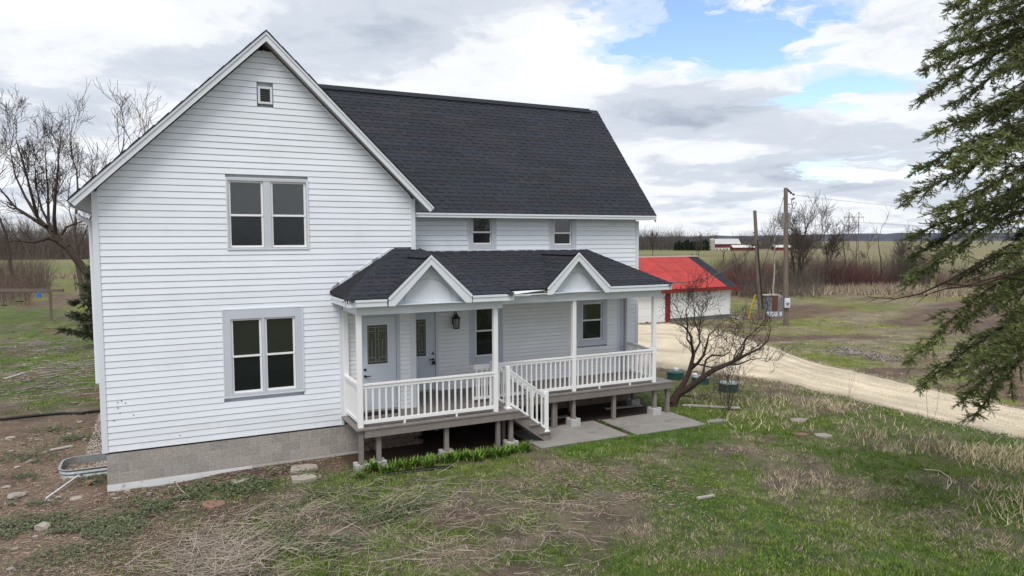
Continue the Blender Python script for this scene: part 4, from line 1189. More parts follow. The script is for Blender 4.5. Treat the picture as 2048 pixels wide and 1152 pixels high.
hp = [onG(x, y) + np.array([0, 0, .04]) for x, y in ((-60, 852), (0, 842), (50, 836), (90, 832), (125, 829), (165, 829), (186, 826), (203, 824))]
tag(MB().tube(hp, .038, 8).build('drain_hose', mat('black_hose', (.012, .012, .013), .6)), 'black corrugated drain hose lying across the bare soil left of the house', 'hose')

# ------------------------------------------------------------------ stones, flagstones and boards on the ground
def stone(px, py, wpx, hgt, m_, name, label, cat='stone', group=None, flat=False, asp=.6, rot=None):
    b = onG(px, py); dep = float((b - CAM) @ _f); wr_ = wpx * dep / FPX / 2
    if flat:                          # a broken slab: an angular outline with a chipped upper edge
        r2 = random.Random(int(px * 7 + py)); n_ = r2.randint(6, 8); ro = rot if rot is not None else r2.uniform(-.5, .5)
        o_ = []
        for i_ in range(n_):
            a_ = 2 * math.pi * (i_ + r2.uniform(-.28, .28)) / n_; q_ = r2.uniform(.72, 1.08)
            o_.append((math.cos(a_) * q_ * wr_, math.sin(a_) * q_ * wr_ * asp * 1.6))
        o_ = [(x_ * math.cos(ro) - y_ * math.sin(ro), x_ * math.sin(ro) + y_ * math.cos(ro)) for x_, y_ in o_]
        tx_, ty_ = r2.uniform(-.06, .06), r2.uniform(-.10, .02)
        vv = [(x_, y_, -hgt * .6) for x_, y_ in o_] + [(x_, y_, hgt * .38 + x_ * tx_ + y_ * ty_) for x_, y_ in o_] + [(x_ * .93, y_ * .93, hgt * .5 + x_ * tx_ + y_ * ty_) for x_, y_ in o_]
        fv = [(i_, (i_ + 1) % n_, n_ + (i_ + 1) % n_, n_ + i_) for i_ in range(n_)] + [(n_ + i_, n_ + (i_ + 1) % n_, 2 * n_ + (i_ + 1) % n_, 2 * n_ + i_) for i_ in range(n_)] + [tuple(range(2 * n_, 3 * n_))]
        me = bpy.data.meshes.new(name); me.from_pydata(vv, [], fv); me.materials.append(m_)
        o = bpy.data.objects.new(name, me); link(o); o.location = Vector(b) + Vector((0, 0, hgt * .3))
        return tag(o, label, cat, group)
    bm = bmesh.new(); bmesh.ops.create_icosphere(bm, subdivisions=2, radius=1)
    r2 = random.Random(int(px * 7 + py)); ph = [r2.uniform(0, 6) for _ in range(6)]
    for v in bm.verts:
        c = v.co; k = 1 + .16 * math.sin(3 * c.x + ph[0]) + .13 * math.sin(4 * c.y + ph[1]) + .1 * math.sin(5 * c.z + ph[2])
        if flat:
            zf = max(-1, min(1, c.z * 2.6)); q = Vector((c.x, c.y, 0)); 
            if q.length > 0: q = q / max(q.length, .55) if q.length > .5 else q * 1.8
            a = math.atan2(c.y, c.x); kk = 1 + .14 * math.sin(3 * a + ph[0]) + .10 * math.sin(5 * a + ph[3])
            v.co = Vector((q.x * kk, q.y * kk, zf))
        else:
            v.co = Vector((max(-.8, min(.85, c.x * k)), max(-.8, min(.8, c.y * k)), max(-.7, min(.62, c.z * k)))) + Vector((r2.uniform(-.07, .07), r2.uniform(-.07, .07), r2.uniform(-.07, .07)))
    ro = Matrix.Rotation(rot if rot is not None else r2.uniform(-.5, .5), 3, 'Z')
    for v in bm.verts:
        v.co = ro @ Vector((v.co.x * wr_, v.co.y * wr_ * asp * 1.5, v.co.z * hgt / 2))
    me = bpy.data.meshes.new(name); bm.to_mesh(me); bm.free(); me.materials.append(m_)
    o = bpy.data.objects.new(name, me); link(o); o.location = Vector(b) + Vector((0, 0, hgt * .22))
    return tag(o, label, cat, group)
stone(610, 938, 66, .07, M['palestone'], 'flagstone', 'large pale broken flagstone lying nearest the foundation', 'flagstone', 'broken flagstones by the foundation', True, .55, .2)
stone(608, 959, 58, .09, M['palestone'], 'flagstone', 'pale tilted flagstone just in front of the largest flagstone', 'flagstone', 'broken flagstones by the foundation', True, .5, -.1)
stone(478, 965, 44, .06, M['palestone'], 'flagstone', 'small pale flagstone among weeds below the ground floor window', 'flagstone', 'broken flagstones by the foundation', True, .5, .1)
stone(428, 1011, 58, .06, M['redstone'], 'flagstone', 'rectangular reddish brown paving slab in the weeds', 'flagstone', None, True, .55, .45)
stone(1600, 870, 34, .05, M['redstone'], 'flagstone', 'small dark red paving stone in the lawn right of the slabs', 'flagstone', None, True, .6)
stone(1645, 872, 36, .05, M['stone'], 'flagstone', 'grey flagstone beside the dark red paving stone', 'flagstone', None, True, .7)
stone(1597, 842, 40, .05, M['stone'], 'flagstone', 'grey flagstone in the grass between slab and driveway', 'flagstone', None, True, .6)
stone(1430, 843, 44, .05, M['concrete'], 'flagstone', 'flat grey stone beside the right corner of the concrete slab', 'flagstone', None, True, .5)
stone(33, 995, 36, .16, M['stone'], 'boulder', 'rounded brownish boulder near the left edge below the window well', 'stone')
stone(87, 1057, 30, .16, M['palestone'], 'boulder', 'pale rounded boulder in the weeds at the lower left', 'stone')
stone(177, 969, 20, .14, M['redstone'], 'boulder', 'small rusty boulder between the window well and the corner', 'stone')
stone(22, 878, 22, .10, M['palestone'], 'boulder', 'pale flat stone on the bare soil at the far left edge', 'stone')
k = 0
for (px, py, wd) in ((95, 1003, 14), (152, 998, 26), (194, 1004, 17), (225, 991, 12), (118, 996, 14), (255, 984, 14), (208, 1021, 10), (235, 999, 14), (60, 925, 18), (35, 935, 14), (110, 945, 12), (20, 905, 14), (75, 880, 12), (130, 960, 10), (60, 962, 16), (12, 975, 18), (190, 905, 14), (185, 920, 12), (150, 918, 22), (170, 880, 12), (300, 990, 10), (340, 975, 9), (395, 955, 9), (455, 940, 9), (500, 935, 8), (545, 925, 12), (560, 948, 10), (70, 1075, 12), (30, 1100, 14), (140, 1050, 10), (220, 1090, 12), (20, 1140, 16), (640, 955, 8), (90, 905, 12), (45, 890, 12), (140, 870, 10), (100, 860, 14), (160, 845, 12)):
    stone(px, py, wd, .05 + .02 * (k % 3), [M['stone'], M['palestone'], M['redstone'], M['stone']][k % 4], 'small_stone', 'small loose stone scattered on the bare soil near the left corner of the house', 'stone', 'small loose stones on the soil', False, .6)
    k += 1
def plank(px0, py0, px1, py1, wd, label, m_='wood', th=.03, name='board'):
    a, b = onG(px0, py0), onG(px1, py1)
    return tag(MB().bar(a + np.array([0, 0, .03]), b + np.array([0, 0, .03]), wd, th).build(name, M[m_], bevel=.003), label, 'board')
plank(101, 903, 146, 894, .14, 'pale weathered board lying on the soil left of the house corner')
plank(1365, 812, 1480, 818, .20, 'long grey weathered board lying in the grass behind the leaning tree')
plank(1395, 1000, 1428, 994, .07, 'short pale split board lying in the lawn right of centre', th=.04)
plank(10, 759, 50, 747, .16, 'pale board lying on the soil at the far left edge')
plank(1455, 632, 1485, 640, .2, 'grey board lying on the ground beside the garage')

# ------------------------------------------------------------------ swing set
sw0, sw1 = onG(103, 641), onG(-75, 640)
sw = thing('swing_set', 'old wooden swing set frame in the yard left of the house', 'swing set', tuple(sw0))
hS = 2.15
t0 = Vector(sw0) + Vector((0, 0, hS)); t1 = Vector(sw1) + Vector((0, 0, hS))
dr = (t0 - t1).normalized()
MB().bar(t0 + dr * 1.0, t1, .16, .20).build('beam', M['pole'], sw)
MB().bar(Vector(sw0) - Vector((0, 0, .2)), t0, .16, .16, up=(0, 1, 0)).build('post', M['pole'], sw)
MB().bar(Vector(sw1) - Vector((0, 0, .2)), t1, .16, .16, up=(0, 1, 0)).build('post', M['pole'], sw)
dS = float((sw0 - CAM) @ _f)
def swpt(px): 
    f = (103 - px) / 178; return t0.lerp(t1, f) - Vector((0, 0, .1))
for (pa_, pb_, dn, m_) in ((35, 49, .68, 'black'), (6, 16, .95, 'black')):
    a, b = swpt(pa_), swpt(pb_); mid_ = (a + b) / 2 - Vector((0, 0, dn * 1.05))
    c, e = a - Vector((0, 0, dn)), b - Vector((0, 0, dn))
    o = MB().tube([a, c], .022, 5).tube([b, e], .022, 5).build('swing_chain', M['steel'], sw)
    MB().tube([c, mid_, e], .05, 6).build('swing_seat', M[m_], sw)
a = swpt(81)
MB().box(a.x - .13, a.x + .13, a.y - .08, a.y + .08, a.z - .42, a.z - .05).build('hanging_toy', M['blue'], sw)
a = swpt(15.5); MB().tube([a, a - Vector((0, 0, 1.0))], .03, 5).build('rope', M['black'], sw)

# ------------------------------------------------------------------ far farmyard and power tower
def far_frame(px, py_base, depth):
    p = at(px, py_base, depth); p[2] = float(ground(p[0], p[1]))
    return Vector(p)
rr = Vector((_r[0], _r[1], 0)).normalized(); ff = Vector((_f[0], _f[1], 0)).normalized()
def fbox(o, c, u0, u1, v0, v1, z0, z1, name, m_, par=None):
    q = lambda u, v, z: c + rr * u + ff * v + Vector((0, 0, z))
    return MB().hexa([q(u0, v0, z0), q(u1, v0, z0), q(u1, v1, z0), q(u0, v1, z0)], [q(u0, v0, z1), q(u1, v0, z1), q(u1, v1, z1), q(u0, v1, z1)]).build(name, m_, par or o)
S = 525 / FPX
c = far_frame(1453, 500, 525)
barn = thing('barn', 'distant red barn with pale metal roof and white stone base', 'barn', tuple(c))
fbox(barn, c, -10.5, 10, 0, 11, -1, 1.8, 'base_wall', M['barnwhite'])
fbox(barn, c, -10.3, 9.8, .2, 10.8, 1.8, 4.9, 'red_wall', M['barnred'])
q = lambda u, v, z: c + rr * u + ff * v + Vector((0, 0, z))
for v0, v1 in ((-.4, 5.5), (11.4, 5.5)):
    MB().prism([q(-11, v0, 4.7), q(-11, v1, 8.4), q(-11, v1, 8.1), q(-11, v0, 4.4)], rr * 21.5).build('roof', M['barnroof'], barn)
MB().prism([q(-10.2, .2, 4.9), q(-10.2, 10.8, 4.9), q(-10.2, 5.5, 8.2)], rr * 20).build('gable_wall', M['barnred'], barn)
for u in (-7, -4.5, -2, 0.5, 3, 5.5, 8):
    fbox(barn, c, u - .5, u + .5, -.06, .02, .2, 1.2, 'window', M['black'])
fbox(barn, c, 5.2, 6.0, .1, .3, 2.2, 4.0, 'loft_door', M['barnwhite'])
c2 = far_frame(1424.5, 500, 522)
tag(MB().lathe(c2 - Vector((0, 0, 1)), [(1.9, 0), (1.9, 8.5), (1.4, 9.4), (.3, 9.9)], 20).build('silo', M['silo']), 'pale concrete silo at the left end of the distant red barn', 'silo')
for (px, w_, lb) in ((1486, 7, 'low shed with white roof just right of the distant barn'), (1568, 6.5, 'low red shed with white roof seen behind the poles'), (1503, 3.5, 'small shed with pale roof far behind the leaning pole')):
    c3 = far_frame(px, 503, 500)
    o = thing('farm_shed', lb, 'shed', tuple(c3), 'low sheds of the distant farmyard')
    fbox(o, c3, -w_, w_, 0, 7, -1, 2.4, 'wall', M['barnred'])
    for v0, v1 in ((-.4, 3.5), (7.4, 3.5)):
        q3 = lambda u, v, z: c3 + rr * u + ff * v + Vector((0, 0, z))
        MB().prism([q3(-w_ - .3, v0, 2.3), q3(-w_ - .3, v1, 4.0), q3(-w_ - .3, v1, 3.8), q3(-w_ - .3, v0, 2.1)], rr * (2 * w_ + .6)).build('roof', M['barnwhite'], o)
c4 = far_frame(1706, 505, 455)
tw = thing('transmission_tower', 'distant wooden H frame power line tower on the horizon', 'tower', tuple(c4))
q4 = lambda u, z: c4 + rr * u + Vector((0, 0, z))
zt = 4.083 + (480 - 427) * 455 / FPX - c4.z; za_ = 4.083 + (480 - 437.5) * 455 / FPX - c4.z
for s in (-1, 1):
    MB().tube([q4(s * 3.3, -1), q4(s * 3.1, zt)], [.28, .2], 8).build('leg', M['pole'], tw)
    MB().bar(q4(s * 3.1, zt - .2), q4(s * 6.0, za_), .15, .15).build('brace', M['pole'], tw)
    MB().bar(q4(s * 3.1, zt - .2), q4(s * .3, za_), .15, .15).build('brace', M['pole'], tw)
    MB().bar(q4(s * 3.2, za_ - 5), q4(-s * 3.3, za_ - 13), .2, .2).build('cross_brace', M['pole'], tw)
MB().bar(q4(-6.3, za_), q4(6.3, za_), .3, .35).build('crossarm', M['pole'], tw)
for u in (-6, 0, 6):
    MB().bar(q4(u, za_), q4(u, za_ - 3), .12, .12, up=(0, 1, 0)).build('insulator', M['steel'], tw)
for u, lb in ((-6, 'left conductor'), (0, 'middle conductor'), (6, 'right conductor')):
    wire('transmission_line', lb + ' hanging from the distant H frame tower', (q4(u, za_ - 3), q4(u, za_ - 3) + rr * 420 + ff * 120 + Vector((0, 0, 1))), .05, 16, 6)

# ------------------------------------------------------------------ vegetation
def tubes(name, A, B, ra, rb, m_, parent=None, k=4, cols=None):
    A, B = np.asarray(A, float), np.asarray(B, float); ra, rb = np.asarray(ra, float), np.asarray(rb, float)
    d = B - A; d /= np.maximum(np.linalg.norm(d, axis=1, keepdims=True), 1e-9)
    ref = np.where(np.abs(d[:, 2:3]) > .9, np.array([[1., 0, 0]]), np.array([[0, 0, 1.]]))
    e1 = np.cross(d, ref); e1 /= np.linalg.norm(e1, axis=1, keepdims=True); e2 = np.cross(d, e1)
    th = 2 * np.pi * np.arange(k) / k
    ring = e1[:, None] * np.cos(th)[None, :, None] + e2[:, None] * np.sin(th)[None, :, None]
    V = np.concatenate([A[:, None] + ring * ra[:, None, None], B[:, None] + ring * rb[:, None, None]], 1).reshape(-1, 3)
    n = len(A); base = (np.arange(n) * 2 * k)[:, None]; j = np.arange(k)[None]; j2 = (np.arange(k) + 1)[None] % k
    F = np.stack([base + j, base + j2, base + j2 + k, base + j + k], -1).reshape(-1, 4)
    if cols is not None:
        cols = np.repeat(cols, 2 * k, 0)
    return np_mesh(name, V, F, m_, parent, cols)
class Grow:
    def __init__(s, seed):
        s.r = random.Random(seed); s.S = []; s.T = []
    def seg(s, a, b, ra, rb):
        (s.S if ra > .018 else s.T).append((tuple(a), tuple(b), ra, rb))
    def branch(s, p, d, L, r, lvl, up=.12, wig=.22, dens=1.0, spread=(25, 55), tip=.35, minr=.004, shrink=(.45, .72)):
        n = max(3, int(4 + lvl)); p = Vector(p); d = Vector(d).normalized(); st_ = L / n
        for i in range(n):
            d = (d + Vector((s.r.gauss(0, wig), s.r.gauss(0, wig), s.r.gauss(0, wig) + up))).normalized()
            q = p + d * st_
            r2 = max(minr, r * (1 - (1 - tip) / n))
            s.seg(p, q, r, r2)
            if lvl > 0 and i >= (1 if lvl > 1 else 0):
                m_ = dens * (1.0 if i < n - 1 else 2.0)
                kk = int(m_) + (1 if s.r.random() < m_ - int(m_) else 0)
                for _ in range(kk):
                    a = R(s.r.uniform(*spread)); e = d.orthogonal().normalized(); e = Matrix.Rotation(s.r.uniform(0, 6.283), 3, d) @ e
                    s.branch(q, d * math.cos(a) + e * math.sin(a), L * s.r.uniform(*shrink), max(minr, r2 * s.r.uniform(.45, .68)), lvl - 1, up, wig, dens, spread, tip, minr, shrink)
            p, r = q, r2
        return p
    def limb(s, pts, r0, r1, lvl, ln, dens=1.0, kr=.45, **k):
        """a limb along given points, with procedural branches springing from it"""
        pts = [Vector(p) for p in pts]; m_ = len(pts) - 1
        for i in range(m_):
            a, b = pts[i], pts[i + 1]; ra = r0 + (r1 - r0) * i / m_; rb = r0 + (r1 - r0) * (i + 1) / m_
            s.seg(a, b, ra, rb); d = (b - a).normalized(); t = i / m_
            if lvl >= 0 and t >= k.get('t0', .2):
                nk = dens * (b - a).length / ln * 2.2; nk = int(nk) + (1 if s.r.random() < nk - int(nk) else 0)
                for _ in range(nk):
                    f = s.r.random(); p = a.lerp(b, f); e = Matrix.Rotation(s.r.uniform(0, 6.283), 3, d) @ d.orthogonal().normalized(); an = R(s.r.uniform(25, 65))
                    s.branch(p, d * math.cos(an) + e * math.sin(an) + Vector((0, 0, .25)), ln * s.r.uniform(.5, 1.1), max(k.get('minr', .004), (ra + rb) / 2 * kr), lvl, k.get('up', .12), k.get('wig', .22), k.get('bd', 1.0), minr=k.get('minr', .004))
        if lvl >= 0:
            s.branch(pts[-1], (pts[-1] - pts[-2]), ln, r1, lvl, k.get('up', .12), k.get('wig', .22), k.get('bd', 1.0), minr=k.get('minr', .004))
    def build(s, o, bark, twig):
        for nm, L_, m_, k in (('trunk', s.S, bark, 7), ('crown', s.T, twig, 3)):
            if L_:
                A, B, ra, rb = zip(*L_); ob = tubes(nm, A, B, ra, rb, m_, o, k)
def tree_at(name, label, base, cat='tree', group=None):
    return thing(name, label, cat, tuple(base), group)

# the leaning bare tree at the end of the porch
b0 = onG(1344, 812); dT = float((b0 - CAM) @ _f)
def P5(x, y, dd=0.0): return at(1260 + x / 5.0075, 620 + y / 5.0075, dT + dd)
t_ = tree_at('leaning_tree', 'small bare tree leaning to the right beside the end of the porch', b0)
g = Grow(5)
kw = dict(minr=.0045, wig=.22, up=.10, bd=.85)
g.limb([b0 - np.array([0, 0, .1]), P5(425, 930), P5(460, 870), P5(500, 800)], .155, .11, -1, .5)
g.limb([P5(490, 815), P5(560, 690, .1), P5(600, 600, .15), P5(620, 520, .15), P5(640, 440, .2), P5(620, 360, .2), P5(610, 260, .3), P5(560, 180, .2), P5(480, 135, .2)], .085, .014, 2, .85, 1.25, **kw)
g.limb([P5(600, 600, .15), P5(680, 530, -.1), P5(740, 450, -.3), P5(770, 340, -.4), P5(790, 250, -.5), P5(860, 190, -.5)], .05, .012, 2, .8, 1.25, **kw)
g.limb([P5(640, 440, .2), P5(700, 330, .4), P5(690, 220, .6), P5(700, 130, .6), P5(720, 20, .7)], .035, .010, 2, .75, 1.2, **kw)
g.limb([P5(620, 360, .2), P5(570, 290, .2), P5(575, 150, .3), P5(560, 0, .4), P5(600, -70, .4)], .03, .009, 2, .75, 1.15, **kw)
g.limb([P5(690, 220, .6), P5(640, 100, .7), P5(650, 0, .8), P5(620, -60, .8)], .022, .008, 2, .65, 1.1, **kw)
g.limb([P5(470, 860), P5(620, 760, -.2), P5(720, 680, -.3), P5(840, 600, -.4), P5(960, 550, -.4), P5(1030, 520, -.4), P5(1100, 460, -.3), P5(1140, 380, -.3), P5(1150, 300, -.2), P5(1230, 225, -.2)], .10, .013, 2, .85, 1.1, t0=.35, **kw)
g.limb([P5(1030, 520, -.4), P5(1160, 450, -.6), P5(1290, 390, -.7), P5(1380, 310, -.7), P5(1410, 185, -.7)], .05, .011, 2, .8, 1.2, **kw)
g.limb([P5(720, 680, -.3), P5(760, 500, .1), P5(820, 450, .2), P5(930, 460, .2), P5(1000, 420, .3), P5(1030, 330, .3)], .035, .010, 2, .75, 1.15, **kw)
g.limb([P5(960, 550, -.4), P5(1080, 545, -.2), P5(1200, 500, 0), P5(1330, 480, .1)], .03, .009, 2, .6, 1.0, **kw)
g.limb([P5(460, 860), P5(600, 860, -.3), P5(720, 905, -.4), P5(790, 870, -.5)], .02, .007, 1, .35, .8, **kw)
g.build(t_, M['darkbark'], M['darkbark'])
b1_ = onG(1457, 822); t_ = tree_at('shrub', 'thin bare shrub standing in front of the green septic riser', b1_, 'shrub')
g = Grow(9)
for i in range(7):
    g.branch(b1_, (random.uniform(-.35, .35), random.uniform(-.3, .3), 1), random.uniform(.7, 1.3), .016, 2, .12, .18, .8, minr=.004)
g.S, g.T = [], g.S + g.T
g.build(t_, M['darkbark'], M['twig'])

# the old leaning tree left of the house
dL = 45
def P3(x, y, dd=0.0): return at(x / 3.6, 240 + y / 3.6, dL + dd)
pb = P3(690, 1230); pb[2] = float(ground(pb[0], pb[1]))
t_ = tree_at('leaning_tree', 'large dark bare tree leaning left behind the corner of the house', pb)
g = Grow(21); kw = dict(minr=.009, wig=.17, up=.12, bd=.80)
g.limb([pb, P3(650, 1140), P3(600, 1070), P3(540, 990), P3(490, 920), P3(430, 880), P3(400, 830)], .27, .19, -1, 1)
g.limb([P3(410, 850), P3(340, 770, .3), P3(250, 720, .6), P3(180, 670, .6)], .20, .07, 2, 1.3, .7, **kw)
g.limb([P3(400, 830), P3(390, 700, -.5), P3(400, 500, -1), P3(420, 330, -1), P3(425, 230, -1)], .13, .03, 3, 1.9, .75, **kw)
g.limb([P3(390, 800), P3(350, 740, .5), P3(345, 500, 1.2), P3(330, 330, 1.5)], .12, .03, 3, 1.9, .75, **kw)
g.limb([P3(330, 765), P3(270, 700), P3(230, 550, -.7), P3(200, 430, -1), P3(150, 250, -1.2), P3(120, 160, -1.2)], .12, .025, 3, 1.9, .75, **kw)
g.limb([P3(270, 700), P3(180, 550, .7), P3(110, 400, 1.2), P3(80, 250, 1.2)], .10, .025, 3, 1.9, .75, **kw)
g.limb([P3(250, 720), P3(120, 640), P3(20, 520), P3(-60, 420)], .09, .025, 3, 1.8, .8, **kw)
g.limb([P3(440, 880), P3(350, 850, -.4), P3(250, 880, -.6), P3(115, 870, -.6)], .13, .05, 2, 1.3, .6, **kw)
g.limb([P3(440, 830), P3(480, 770), P3(560, 740), P3(650, 715)], .08, .03, 2, 1.4, .7, **kw)
g.limb([P3(380, 800), P3(300, 640, 1), P3(260, 480, 1.5), P3(250, 300, 1.6)], .09, .025, 3, 1.7, .7, **kw)
g.build(t_, M['darkbark'], M['darkbark'])

def bare_tree(px, depth, top_y, label, seed, name='bare_tree', lvl=4, dens=.62, r0=None, cat='tree', group=None, bark='bark', twig='twig', spread=(18, 42), up=.16, ygr=None, stems=1, minr=None):
    b = at(px, 480, depth); b[2] = float(ground(b[0], b[1])) - .1
    H = 4.083 + (480 - top_y) * depth / FPX - b[2]
    o = tree_at(name, label, b, cat, group); g = Grow(seed)
    r0 = r0 or H * .014; minr = minr or depth * .00017
    for s_ in range(stems):
        d = Vector((g.r.uniform(-.25, .25) * (stems > 1), g.r.uniform(-.25, .25) * (stems > 1), 1))
        pts = [Vector(b)]; nn_ = 6; p = Vector(b); d.normalize()
        hh = H * (1 if s_ == 0 else g.r.uniform(.7, .95))
        for i in range(nn_):
            d = (d + Vector((g.r.gauss(0, .07), g.r.gauss(0, .07), .06))).normalized(); p = p + d * hh * .62 / nn_; pts.append(p)
        g.limb(pts, r0, r0 * .45, lvl - 2, hh * .34, dens * 1.2, t0=.3, wig=.16, up=up, bd=dens * 1.5, minr=minr)
    g.build(o, M[bark], M[twig])
    return o
bare_tree(222, 62, 238, 'tall bare tree whose rounded crown rises just above the left roof slope', 31, lvl=5, dens=.60, minr=.016)
bare_tree(160, 66, 262, 'tall thin bare tree between the leaning tree and the left roof slope', 32, lvl=4, dens=.7, minr=.016)
bare_tree(20, 85, 300, 'bare tree behind the leaning tree at the far left edge', 33, lvl=4, dens=.8, minr=.02)
bare_tree(1600, 72, 436, 'wide bare tree with many stems behind the tall utility pole', 41, lvl=5, stems=3, dens=.64, r0=.17, minr=.012, up=.10)
bare_tree(1662, 76, 440, 'bare tree right of the wide tree with upswept branches', 45, lvl=5, stems=2, dens=.6, r0=.11, minr=.013)
M['birch'] = mat('pale_bark', (.36, .34, .32), .9, .25, 3)
bare_tree(1549, 66, 452, 'thin pale barked tree standing between the two poles', 42, lvl=4, dens=.7, bark='birch', r0=.10, minr=.012)
bare_tree(1692, 88, 452, 'slim bare sapling just in front of the distant tower', 43, lvl=4, dens=.6, r0=.11, minr=.014)
bare_tree(1712, 92, 462, 'slim bare sapling just right of the distant tower', 44, lvl=4, dens=.5, r0=.10, minr=.014)
bare_tree(1766, 84, 444, 'lone tall sapling between the tower and the spruce', 46, lvl=4, dens=.55, r0=.10, minr=.013)
bare_tree(1744, 88, 482, 'short bare sapling left of the lone tall sapling', 47, lvl=4, dens=.6, r0=.08, minr=.014)
bare_tree(1800, 84, 470, 'many stemmed bare bush tree beside the tip of the spruce', 48, lvl=4, stems=4, dens=.7, r0=.07, minr=.014)
bare_tree(1305, 165, 474, 'small bare tree at the edge of the green field above the garage ridge', 51, lvl=4, dens=.7, r0=.12, minr=.03)
bare_tree(1394, 150, 478, 'small bare tree in the field left of the distant barn', 52, lvl=4, dens=.6, r0=.12, minr=.028)
bare_tree(1447, 110, 502, 'thin leaning sapling right of the garage roof in the field', 53, lvl=3, dens=.7, r0=.07, minr=.02)
bare_tree(1480, 80, 500, 'bare thorny bush right behind the end of the garage', 54, lvl=4, stems=3, dens=.6, r0=.06, minr=.013)
bare_tree(2010, 70, 560, 'low bare bush behind the drooping spruce branches', 55, lvl=4, stems=4, dens=.6, r0=.05, minr=.012)

# brush and woods that read as one mass
def thicket(name, label, boxes, mat_='brush'):
    """boxes: (px0, px1, depth0, depth1, height0, height1, number, colour, r)"""
    A, B, ra, rb, C_ = [], [], [], [], []
    for (p0, p1, d0, d1, h0, h1, n, col, r_) in boxes:
        px = rng.uniform(p0, p1, n); dd = rng.uniform(d0, d1, n)
        ry = _f[None] + _r[None] * ((px - 1024) / FPX)[:, None]
        P = CAM[None] + ry * dd[:, None]
        P[:, 2] = ground(P[:, 0], P[:, 1]) - .1
        clump = .55 + .9 * fbm(P[:, 0], P[:, 1], .16, 3)
        H = rng.uniform(h0, h1, n) * clump
        D = np.stack([rng.normal(0, .22, n), rng.normal(0, .22, n), np.ones(n)], 1)
        cc = np.array(col)[None] * rng.uniform(.7, 1.35, (n, 1))
        p = P.copy(); r0 = np.full(n, r_)
        for k in range(3):
            D = D + rng.normal(0, .13, (n, 3)) * np.array([1, 1, .3]); Dn = D / np.linalg.norm(D, axis=1, keepdims=True)
            q = p + Dn * (H / 3)[:, None]; r1 = r0 * .66
            A.append(p); B.append(q); ra.append(r0); rb.append(r1); C_.append(cc)
            for t in range(2 if k else 1):
                E_ = Dn + rng.normal(0, .55, (n, 3)); E_[:, 2] = np.abs(E_[:, 2]); E_ /= np.linalg.norm(E_, axis=1, keepdims=True)
                e = q + E_ * (H * rng.uniform(.12, .30, n))[:, None]
                A.append(q); B.append(e); ra.append(r1 * .75); rb.append(r1 * .4); C_.append(cc * 1.08)
            p, r0 = q, r1
    o = tubes(name, np.concatenate(A), np.concatenate(B), np.concatenate(ra), np.concatenate(rb), M[mat_], None, 3, np.concatenate(C_))
    return tag(o, label, 'brush', kind='stuff')
BR = (.115, .088, .076); RD = (.118, .060, .058); GYB = (.13, .112, .10)
thicket('bare_thicket', 'tangled brown bare brush behind the poles and garage', [(1455, 1700, 74, 100, 1.6, 3.8, 1700, BR, .020), (1480, 1640, 66, 84, 1.4, 3.4, 800, GYB, .018), (1690, 1860, 84, 108, 1.6, 3.4, 1000, BR, .020), (1780, 1850, 80, 90, 3.0, 5.0, 300, (.085, .07, .062), .020), (1850, 2300, 84, 120, 1.2, 2.6, 900, GYB, .02), (1420, 1480, 90, 120, 1.5, 3.0, 300, BR, .02)])
thicket('red_dogwood', 'patches of dark red dogwood stems in front of the brown brush', [(1640, 1745, 76, 84, 1.5, 2.9, 1100, RD, .015), (1450, 1535, 70, 80, 1.8, 3.2, 600, (.13, .05, .048), .015), (1750, 1800, 80, 86, 1.4, 2.4, 260, RD, .014), (1870, 2080, 78, 86, 1.2, 2.3, 700, RD, .015)])
thicket('left_woods', 'dense brown bare woods behind the yard on the left', [(-260, 240, 290, 380, 11, 17, 3000, (.125, .102, .094), .12), (-160, 100, 76, 96, 2.6, 4.6, 1200, (.135, .102, .09), .022), (150, 225, 80, 98, 1.6, 2.8, 160, BR, .02), (-160, 60, 62, 74, 1.2, 2.6, 600, (.15, .105, .095), .016)])
thicket('far_treeline', 'grey bare treeline on the horizon beyond the green field', [(1230, 1430, 540, 600, 8, 13, 1100, (.10, .09, .088), .13), (1470, 1640, 560, 640, 8, 14, 900, (.10, .09, .088), .13), (1225, 1360, 640, 700, 12, 18, 500, (.09, .085, .09), .15)])
def leaf_tris(C_, size, cols, up=.4):
    n = len(C_)
    a = rng.normal(0, 1, (n, 3)); a /= np.linalg.norm(a, axis=1, keepdims=True)
    b = np.cross(a, rng.normal(0, 1, (n, 3))); b /= np.linalg.norm(b, axis=1, keepdims=True)
    s = (size * rng.uniform(.6, 1.3, n))[:, None] if np.isscalar(size) else size[:, None]
    V = np.stack([C_ - a * s * .5, C_ + a * s * .5, C_ + b * s], 1).reshape(-1, 3)
    return V, np.arange(3 * n).reshape(-1, 3), np.repeat(cols, 3, 0)
PT, CC = [], []
for i in range(16):
    px = 1352 + i * 4.2 + random.uniform(-1, 1); dd = 515 + random.uniform(-5, 12); bb = at(px, 480, dd); bb[2] = float(ground(bb[0], bb[1])); h = random.uniform(5.0, 7.6)
    n = 520; t = rng.random(n) ** .8; th = rng.uniform(0, 6.283, n); rad = (1 - t) ** .75 * 1.9 * np.sqrt(rng.random(n)) * (0.75 + .5 * np.sin(t * 22))
    PT.append(np.stack([bb[0] + rad * np.cos(th), bb[1] + rad * np.sin(th), bb[2] + .2 + t * h], 1)); CC.append(np.array([[.022, .036, .022]]) * rng.uniform(.6, 1.4, (n, 1)))
V, F, CL = leaf_tris(np.concatenate(PT), .9, np.concatenate(CC))
tag(np_mesh('evergreen_clump', V, F, M['needle'], cols=CL), 'dark clump of evergreens left of the distant barn', 'evergreens', kind='stuff')

